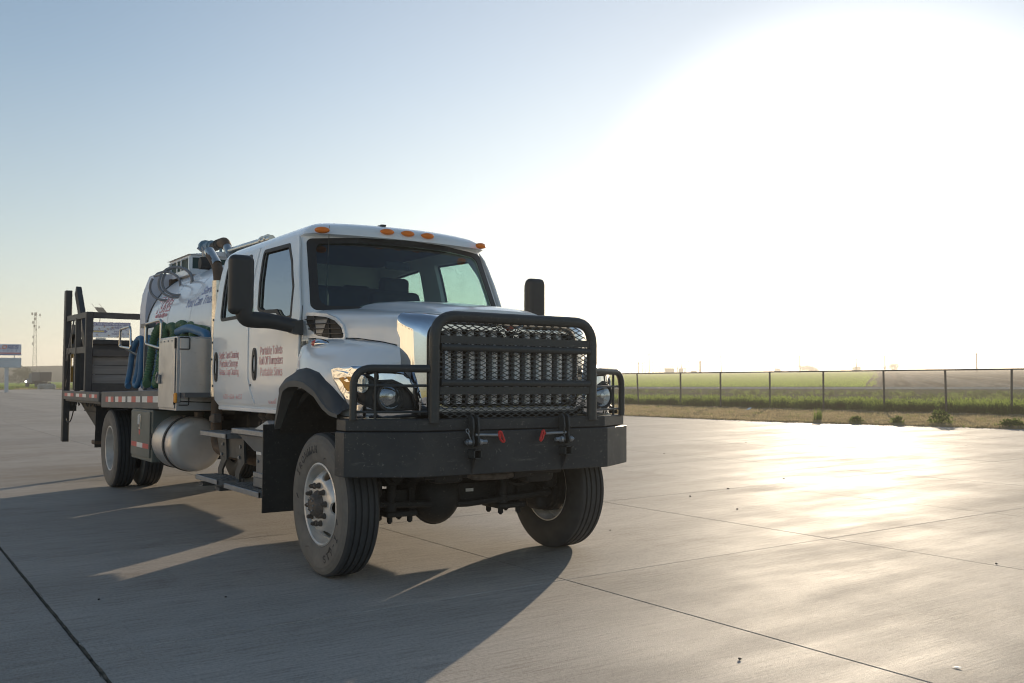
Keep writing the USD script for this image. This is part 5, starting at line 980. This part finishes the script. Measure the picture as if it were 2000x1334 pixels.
# tool box between cab and bed
tb = tp('tool_box', b2(-4.205, -3.52, -1.255, -.62, 1.10, 1.875, .006), 'aluminium', 20)
tp('tool_box_door', b2(-4.185, -3.545, -1.270, -1.2565, 1.125, 1.855, .005), 'aluminium', 20, parent=tb)
tp('tool_box_face', b2(-3.5185, -3.51, -1.22, -.65, 1.19, 1.855, .003), 'brushed_tank', 20, parent=tb)
tp('gasket', tube(fillet([(-3.512, -1.22, 1.20), (-3.512, -.92, 1.185), (-3.512, -.65, 1.19)], .05, 4), .006, 6), 'seal_rubber', parent=tb)
for z in (1.80, 1.22):
    tp('hinge', join(cyl((-3.53, -1.268, z-.055), (-3.53, -1.268, z+.055), .010, 8), *[tube(fillet([(-3.505, -1.23, z-.06), (-3.495, -1.13, z-.06), (-3.495, -1.13, z+.06), (-3.505, -1.23, z+.06)], .01, 3), .006, 6)]), 'mud_rubber', parent=tb)
tp('latch', join(rbox((-4.12, -1.285, 1.43), (.06, .03, .10), .01), tube([(-4.16, -1.29, 1.40), (-4.12, -1.31, 1.46), (-4.09, -1.30, 1.50)], .012, 6)), 'galvanised', parent=tb)
for k in range(4): tp('rivet', cyl((-4.10 + k*.15, -1.271, 1.83), (-4.10 + k*.15, -1.276, 1.83), .009, 8), 'galvanised', parent=tb)
tp('side_marker', join(rbox((-3.50, -1.235, 1.235), (.018, .045, .11), .008)), 'galvanised', parent=tb); tp('marker_lens', rbox((-3.50, -1.265, 1.235), (.05, .03, .105), .014), 'amber', 50, parent=tb)
# hose racks
rk = lambda pts, r=.016: tube(fillet(pts, .05, 5, closed=True), r, 8, closed=True)
tp('hose_rack', join(rk([(-6.86, -1.12, 1.87), (-6.83, -1.12, 2.10), (-6.36, -1.10, 2.12), (-6.30, -1.10, 1.83)]), cyl((-6.58, -1.11, 1.84), (-6.5, -.7, 1.60), .016, 8)), 'chrome_dull', 50)
tp('hose_rack', join(rk([(-5.43, -1.12, 1.86), (-5.45, -1.12, 2.10), (-4.80, -1.10, 2.12), (-4.80, -1.10, 1.79)]), cyl((-5.1, -1.11, 1.82), (-5.1, -.7, 1.60), .016, 8), cyl((-5.45, -1.12, 2.08), (-5.8, -.86, 2.12), .016, 8)), 'chrome_dull', 50)
tp('rack_bracket', join(b2(-5.84, -5.46, -1.09, -1.0, 2.07, 2.12), b2(-5.84, -5.80, -1.05, -1.01, 1.3, 2.12)), 'grey_steel')
# fuel tank, steps, battery box
fy, fz, fr = -.955, .733, .293
ft = tp('fuel_tank', lathe([(0, -3.768), (.20, -3.772), (.255, -3.782), (.279, -3.802), (.289, -3.825), (fr, -3.85), (fr, -4.72), (.28, -4.77), (0, -4.80)], 56, 'x', (0, fy, fz)), 'brushed_tank', 50)
for x in (-4.0, -4.55): tp('tank_strap', lathe([(fr+.001, x-.03), (fr+.012, x-.028), (fr+.012, x+.028), (fr+.001, x+.03)], 56, 'x', (0, fy, fz)), 'mud_rubber', parent=ft)
tp('fuel_cap', cyl((-3.9, fy+.05, fz+fr-.01), (-3.9, fy+.05, fz+fr+.05), .05, 14), 'hub_dirt', parent=ft)
cp('tank_bracket', join(b2(-4.03, -3.97, -.75, -.40, .55, .98), b2(-4.58, -4.52, -.75, -.40, .55, .98)))
def step(name, x0, x1, y0, y1, z, h=.045):
    st = tp(name, join(b2(x0, x1, y0, y0+.02, z-h, z, .004), b2(x0, x1, y1-.02, y1, z-h, z, .004), b2(x0, x0+.015, y0, y1, z-h, z), b2(x1-.015, x1, y0, y1, z-h, z)), 'galvanised')
    sl = [bar((x, y0+.01, z-.006), (x, y1-.01, z-.006), .010, .012) for x in np.arange(x0+.05, x1-.02, .045)] + [bar((x0, y, z-.006), (x1, y, z-.006), .010, .012) for y in np.linspace(y0+.06, y1-.05, 4)]
    tp('tread_grid', join(*sl), 'galvanised', parent=st); return st
step('upper_step', -2.90, -2.10, -1.18, -.92, .925); step('lower_step', -2.88, -2.20, -1.22, -.96, .50); step('upper_step', -1.96, -1.06, -1.17, -.90, .985); step('lower_step', -2.06, -1.14, -1.20, -.94, .485)
for xc in (-2.72, -2.20):
    tp('step_bracket', join(prism([(xc-.10, .93), (xc+.12, .93), (xc+.16, .66), (xc+.10, .62), (xc+.02, .55), (xc+.02, .40), (xc-.10, .40), (xc-.10, .56), (xc-.02, .64), (xc-.06, .72), (xc-.14, .85)], 'xz', -1.02, -1.0), b2(xc-.10, xc+.02, -1.2, -1.0, .40, .43)), 'black_bar', 20)
    for dx, z in ((.05, .80), (.02, .70)): tp('step_bolt', cyl((xc+dx, -1.021, z), (xc+dx, -1.032, z), .016, 10), 'galvanised')
tp('step_link', b2(-2.7, -2.1, -1.0, -.97, .68, .88, .004), 'black_bar')
tp('battery_box', join(b2(-1.50, -1.06, -1.10, -.60, .52, .80, .008), hull([(x, y, z) for x, y, z in ((-1.92, -1.12, .93), (-1.06, -1.12, .93), (-1.92, -.6, .93), (-1.06, -.6, .93), (-1.55, -1.10, .80), (-1.06, -1.10, .80), (-1.55, -.6, .80), (-1.06, -.6, .80))]), b2(-1.52, -1.06, -1.115, -.60, .50, .585, .006)), 'grey_steel', 20)
tp('box_strip', b2(-1.52, -1.06, -1.118, -1.10, .585, .625, .003), 'galvanised'); tp('warning_sticker', b2(-1.49, -1.36, -1.1035, -1.1012, .775, .80), 'white_tape')
for x, z in ((-1.44, .72), (-1.12, .69), (-1.44, .60), (-1.2, .54)): tp('box_bolt', cyl((x, -1.10, z), (x, -1.112, z), .014, 10), 'galvanised')
for x, r in ((-2.05, .05), (-1.88, .045)): tp('air_valve', join(cyl((x, -.82, .90), (x, -.82, 1.04), r*.7, 12), cyl((x, -.82, 1.04), (x, -.80, 1.07), r*1.8, 14), *[cyl((x+d, -.86, .93), (x+d, -.86, 1.03), .012, 8) for d in (-.05, .05)]), 'hub_dirt')
tp('exhaust_pipe', join(tube(fillet([(-3.30, -.90, .90), (-3.30, -.88, .72), (-2.6, -.80, .66), (-1.6, -.62, .62), (-1.0, -.5, .8)], .2, 6), .062, 14)), 'rusty', 50)
tp('gear_bracket', hull([(-1.55, -1.10, .99), (-1.1, -1.10, .99), (-1.3, -1.08, 1.07), (-1.55, -.9, .99), (-1.1, -.9, .99), (-1.3, -.95, 1.07)]), 'galvanised')
# green cabinet ahead of the rear wheel
ub = tp('utility_box', b2(-5.48, -4.50, -1.245, -.60, .50, 1.085, .008), 'green_box', 20)
dr = tp('cabinet_door', b2(-5.45, -4.56, -1.262, -1.2465, .545, 1.065, .005), 'green_box', 20, parent=ub)
tp('latch_plate', rbox((-5.02, -1.266, .94), (.10, .012, .17), .005), 'chrome_dull', parent=ub); tp('latch_lever', rbox((-5.02, -1.275, .96), (.045, .016, .10), .006), 'white_tape', parent=ub); tp('latch_slot', b2(-5.05, -4.99, -1.2745, -1.2725, .875, .905), 'badge_dark', parent=ub)
tp('round_sticker', cyl((-5.03, -1.2625, .82), (-5.03, -1.264, .82), .032, 20), 'red_tape', parent=ub)
for k, mt in enumerate(('red_tape', 'white_tape', 'red_tape')): tp('reflective_tape', b2(-5.42 + .275*k, -5.42 + .275*(k+1), -1.2640, -1.2625, .645, .70), mt, parent=ub)
tp('fuel_tank', mirror_y(lathe([(0, -3.735), (.18, -3.742), (.25, -3.755), (.280, -3.78), (fr, -3.83), (fr, -4.72), (.28, -4.77), (0, -4.80)], 40, 'x', (0, fy, fz))), 'brushed_tank', 50)
tp('utility_box', b2(-6.30, -4.85, .60, 1.245, .48, 1.085, .008), 'green_box', 20); tp('battery_box', b2(-2.9, -1.06, .60, 1.16, .42, .95, .008), 'grey_steel', 20); tp('tool_box', b2(-4.205, -3.52, .62, 1.255, 1.10, 1.875, .006), 'aluminium', 20)
cp('frame_box', b2(-6.3, -4.0, -.58, .58, .60, .98, .02)); cp('pump_body', rbox((-3.75, -.25, .98), (.5, .5, .3), .06))
for s in (-1, 1):
    fy2 = [(XR - .92 - .05*(1-(z-.46)/.6), z) for z in np.linspace(.46, 1.06, 6)]
    tp('rear_mud_flap', join(*[hull([(x0 + d, s*y, z0) for d in (0, .012) for y in (.58, 1.16) for x0, z0 in (a, b)]) for a, b in zip(fy2[:-1], fy2[1:])]), 'mud_rubber')
    tp('flap_bracket', b2(XR-1.20, XR-.95, s*1.1-.06, s*1.1+.06, .50, .56, .01), 'rusty')
# folded liftgate and its frame at the back
ZB = lambda x: -.045 - .0095*(-7.5 - x)
gb = lambda *a: bar(*a)
Y0 = -1.21
ld = tp('liftgate_bed', join(b2(-10.45, -7.55, -1.21, 1.21, 1.09, 1.235, .008)), 'liftgate_steel')
for s in (-1, 1):
    rl = tp('liftgate_rail', b2(-10.48, -7.55, s*1.225-.014, s*1.225+.014, 1.125, 1.262, .006), 'bed_steel')
    if s < 0:
        for xa, xb, stt in ((-10.25, -9.45, 'rwr'), (-9.25, -8.45, 'wrw'), (-8.2, -7.65, 'rwr')):
            w3 = (xb-xa)/3
            for j, ch in enumerate(stt): tp('reflective_tape', b2(xa + j*w3, xa + (j+1)*w3, -1.2415, -1.2395, 1.175, 1.225), 'red_tape' if ch == 'r' else 'white_tape', parent=rl)
    y = s*1.19
    tp('gate_post', b2(-10.52, -10.36, y-.05, y+.05, .43, 2.90, .008), 'liftgate_steel')
    tp('gate_post', b2(-8.66, -8.56, y-.05, y+.05, 1.26, 2.44, .008), 'liftgate_steel')
    tp('gate_post', b2(-9.52, -9.44, y-.04, y+.04, 1.262, 2.395, .006), 'liftgate_steel')
    tp('gate_rail', bar((-10.36, y, 2.43), (-8.66, y, 2.40), .06, .085), 'liftgate_steel'); tp('gate_rail', bar((-10.36, y, 1.90), (-8.66, y, 1.88), .06, .095), 'liftgate_steel')
    tp('gate_brace', bar((-10.30, y + s*-.12, 2.90), (-8.75, y + s*-.12, 1.26), .08, .17), 'liftgate_steel'); tp('tie_rod', cyl((-10.3, y + s*.03, 1.75), (-9.7, y+s*.03, 2.36), .012, 8), 'grey_steel'); tp('tie_rod', cyl((-9.35, y-s*.1, 2.36), (-8.70, y-s*.1, 1.50), .014, 8), 'galvanised'); tp('chain', cyl((-10.32, y + s*.045, 1.3), (-9.85, y+s*.045, 1.86), .010, 6), 'mud_rubber')
tp('cross_rail', bar((-8.61, -1.14, 2.395), (-8.61, 1.14, 2.395), .09, .085), 'liftgate_steel'); tp('cross_rail', bar((-8.60, -1.14, 1.835), (-8.60, 1.14, 1.835), .09, .10), 'liftgate_steel'); tp('cross_rail', bar((-8.60, -1.14, 1.31), (-8.60, 1.14, 1.31), .09, .12), 'liftgate_steel')
for k in range(3): z0 = 1.375 + k*.138; tp('headboard_plank', b2(-8.68, -8.64, -1.14, 1.14, z0 + .003, z0 + .134, .004), 'plank_grey')
gt = tp('liftgate_platform', join(b2(-10.28, -10.20, -1.12, 1.12, 1.27, 2.10, .01), b2(-10.30, -10.16, -1.12, 1.12, 2.02, 2.10, .008)), 'liftgate_steel')
tp('gate_cylinder', join(cyl((-10.0, -.6, .85), (-8.6, -.5, 1.0), .05, 12), b2(-10.3, -8.4, -.5, -.42, .80, 1.08)), 'dark_chassis')
tp('liftgate_underframe', hull([(x, y, z) for y in (-1.0, 1.0) for x, z in ((-10.3, 1.08), (-8.0, 1.08), (-8.0, .70), (-8.9, .70), (-9.8, .95))]), 'dark_chassis')
tp('stop_block', b2(-10.45, -10.3, -1.15, -1.05, .93, 1.09), 'dark_chassis')
for x in (-9.9, -9.6, -9.35, -8.7, -8.4, -8.1): tp('wiring_loop', tube(fillet([(x, -1.19, 1.12), (x+.06, -1.19, 1.03), (x+.14, -1.19, 1.06), (x+.18, -1.19, 1.12)], .05, 5), .008, 6), 'mud_rubber')
tp('air_line', tube(fillet([(x_, -1.0, .95) for x_ in (-8.0, -9.9)], .1), .01, 6), 'mud_rubber'); tp('wiring_loop', tube(fillet([(-10.4, -1.2, 1.1), (-10.35, -1.2, .75), (-10.0, -1.18, .76), (-9.9, -1.15, 1.0)], .15, 6), .010, 6), 'mud_rubber')
tp('wheel_clamp', join(b2(-10.62, -10.53, -1.16, -1.04, 2.02, 2.20, .01), b2(-10.60, -10.54, -1.14, -1.07, 1.8, 2.02, .01), b2(-10.66, -10.54, -1.16, -1.02, 1.40, 1.66, .02), cyl((-10.58, -1.1, 1.65), (-10.58, -1.1, 1.82), .012, 6)), 'yellow_strap'); tp('tail_plate', b2(-10.56, -10.53, -1.2, -1.05, 1.9, 2.35, .004), 'grey_steel')

# ---------------------------------------------------------------- hoses hung on the truck
def coil(x0, dx, n, hw, z0, z1, y0, dy, seed, lean=0.):
    r = np.random.default_rng(seed); pts = []
    for k in range(n):
        ztop, zb = z1 + r.uniform(-.03, .02), z0 + r.uniform(0, .03); xc = x0 + k*dx; w = hw*(1 + r.uniform(-.12, .12)); sh = lean*r.uniform(.4, 1.2)
        for t in np.linspace(0, 2*PI, 40, endpoint=False):
            cx = -math.sin(t)*1.0; cz = -math.cos(t); px = math.copysign(abs(cx)**.75, cx)*w; pz = (ztop+zb)/2 + math.copysign(abs(cz)**.62, cz)*(ztop-zb)/2
            if pz < (ztop+zb)/2: px = px*(1 + .10*((ztop+zb)/2 - pz)); 
            pts.append((xc + dx*t/(2*PI) + px + sh*(ztop - pz), y0 + dy*(k + t/(2*PI)) - .05*math.cos(t), pz))
    return pts
bh = thing('suction_hose', 'smooth blue hose looped over the rack ahead of the liftgate frame', 'hose')
part(bh, 'hose', tube(fillet(coil(-6.60, .235, 4, .17, 1.34, 2.00, -1.02, .045, 3, .12), .05, 2), .037, 12), 'hose_blue', 60)
gh = thing('suction_hose', 'ribbed green hose looped over the rack beside the tool box', 'hose')
pp = np.array(coil(-5.44, .27, 4, .15, 1.36, 2.06, -1.04, .045, 4, .0)); pp = np.vstack([pp, [(-4.2, -.90, 2.0), (-3.95, -.86, 1.97), (-3.75, -.84, 1.94)]])
L = np.r_[0, np.cumsum(np.linalg.norm(np.diff(pp, axis=0), axis=1))]; s_ = np.arange(0, L[-1], .0085); qq = np.stack([np.interp(s_, L, pp[:, k]) for k in range(3)], -1)
ker = np.hanning(17); ker /= ker.sum(); pad_ = np.pad(qq, ((8, 8), (0, 0)), mode='edge'); qq = np.stack([np.convolve(pad_[:, k], ker, 'valid') for k in range(3)], -1)
part(gh, 'hose', tube(qq, .047 + .005*np.sign(np.sin(s_*2*PI/.034)), 12), 'hose_green', 60)
bh2 = thing('suction_hose', 'end of a blue hose lying behind the green hose along the tank', 'hose'); part(bh2, 'hose', tube(fillet([(-4.75, -.92, 1.98), (-4.3, -.93, 2.01), (-3.95, -.92, 1.96), (-3.6, -.90, 1.90), (-3.55, -.89, 1.6)], .15, 6), .048, 12), 'hose_blue', 60)
ch = thing('wash_hose', 'thin grey hose coiled in loose rings high on the tank flank', 'hose')
cp_ = []
for k, (xc, yc, zc, rx, rz) in enumerate(((-5.98, -.77, 2.63, .20, .185), (-5.42, -.79, 2.63, .21, .19), (-5.44, -.76, 2.645, .19, .175))):
    for t in np.linspace(0, 2*PI, 30, endpoint=False): a_ = t + 2.6; cp_.append((xc + rx*math.cos(a_)*.62 + .02*math.sin(3*a_), yc + rx*math.cos(a_)*.78, zc + rz*math.sin(a_)))
part(ch, 'hose', tube(cp_, .016, 8), 'hose_grey', 60)
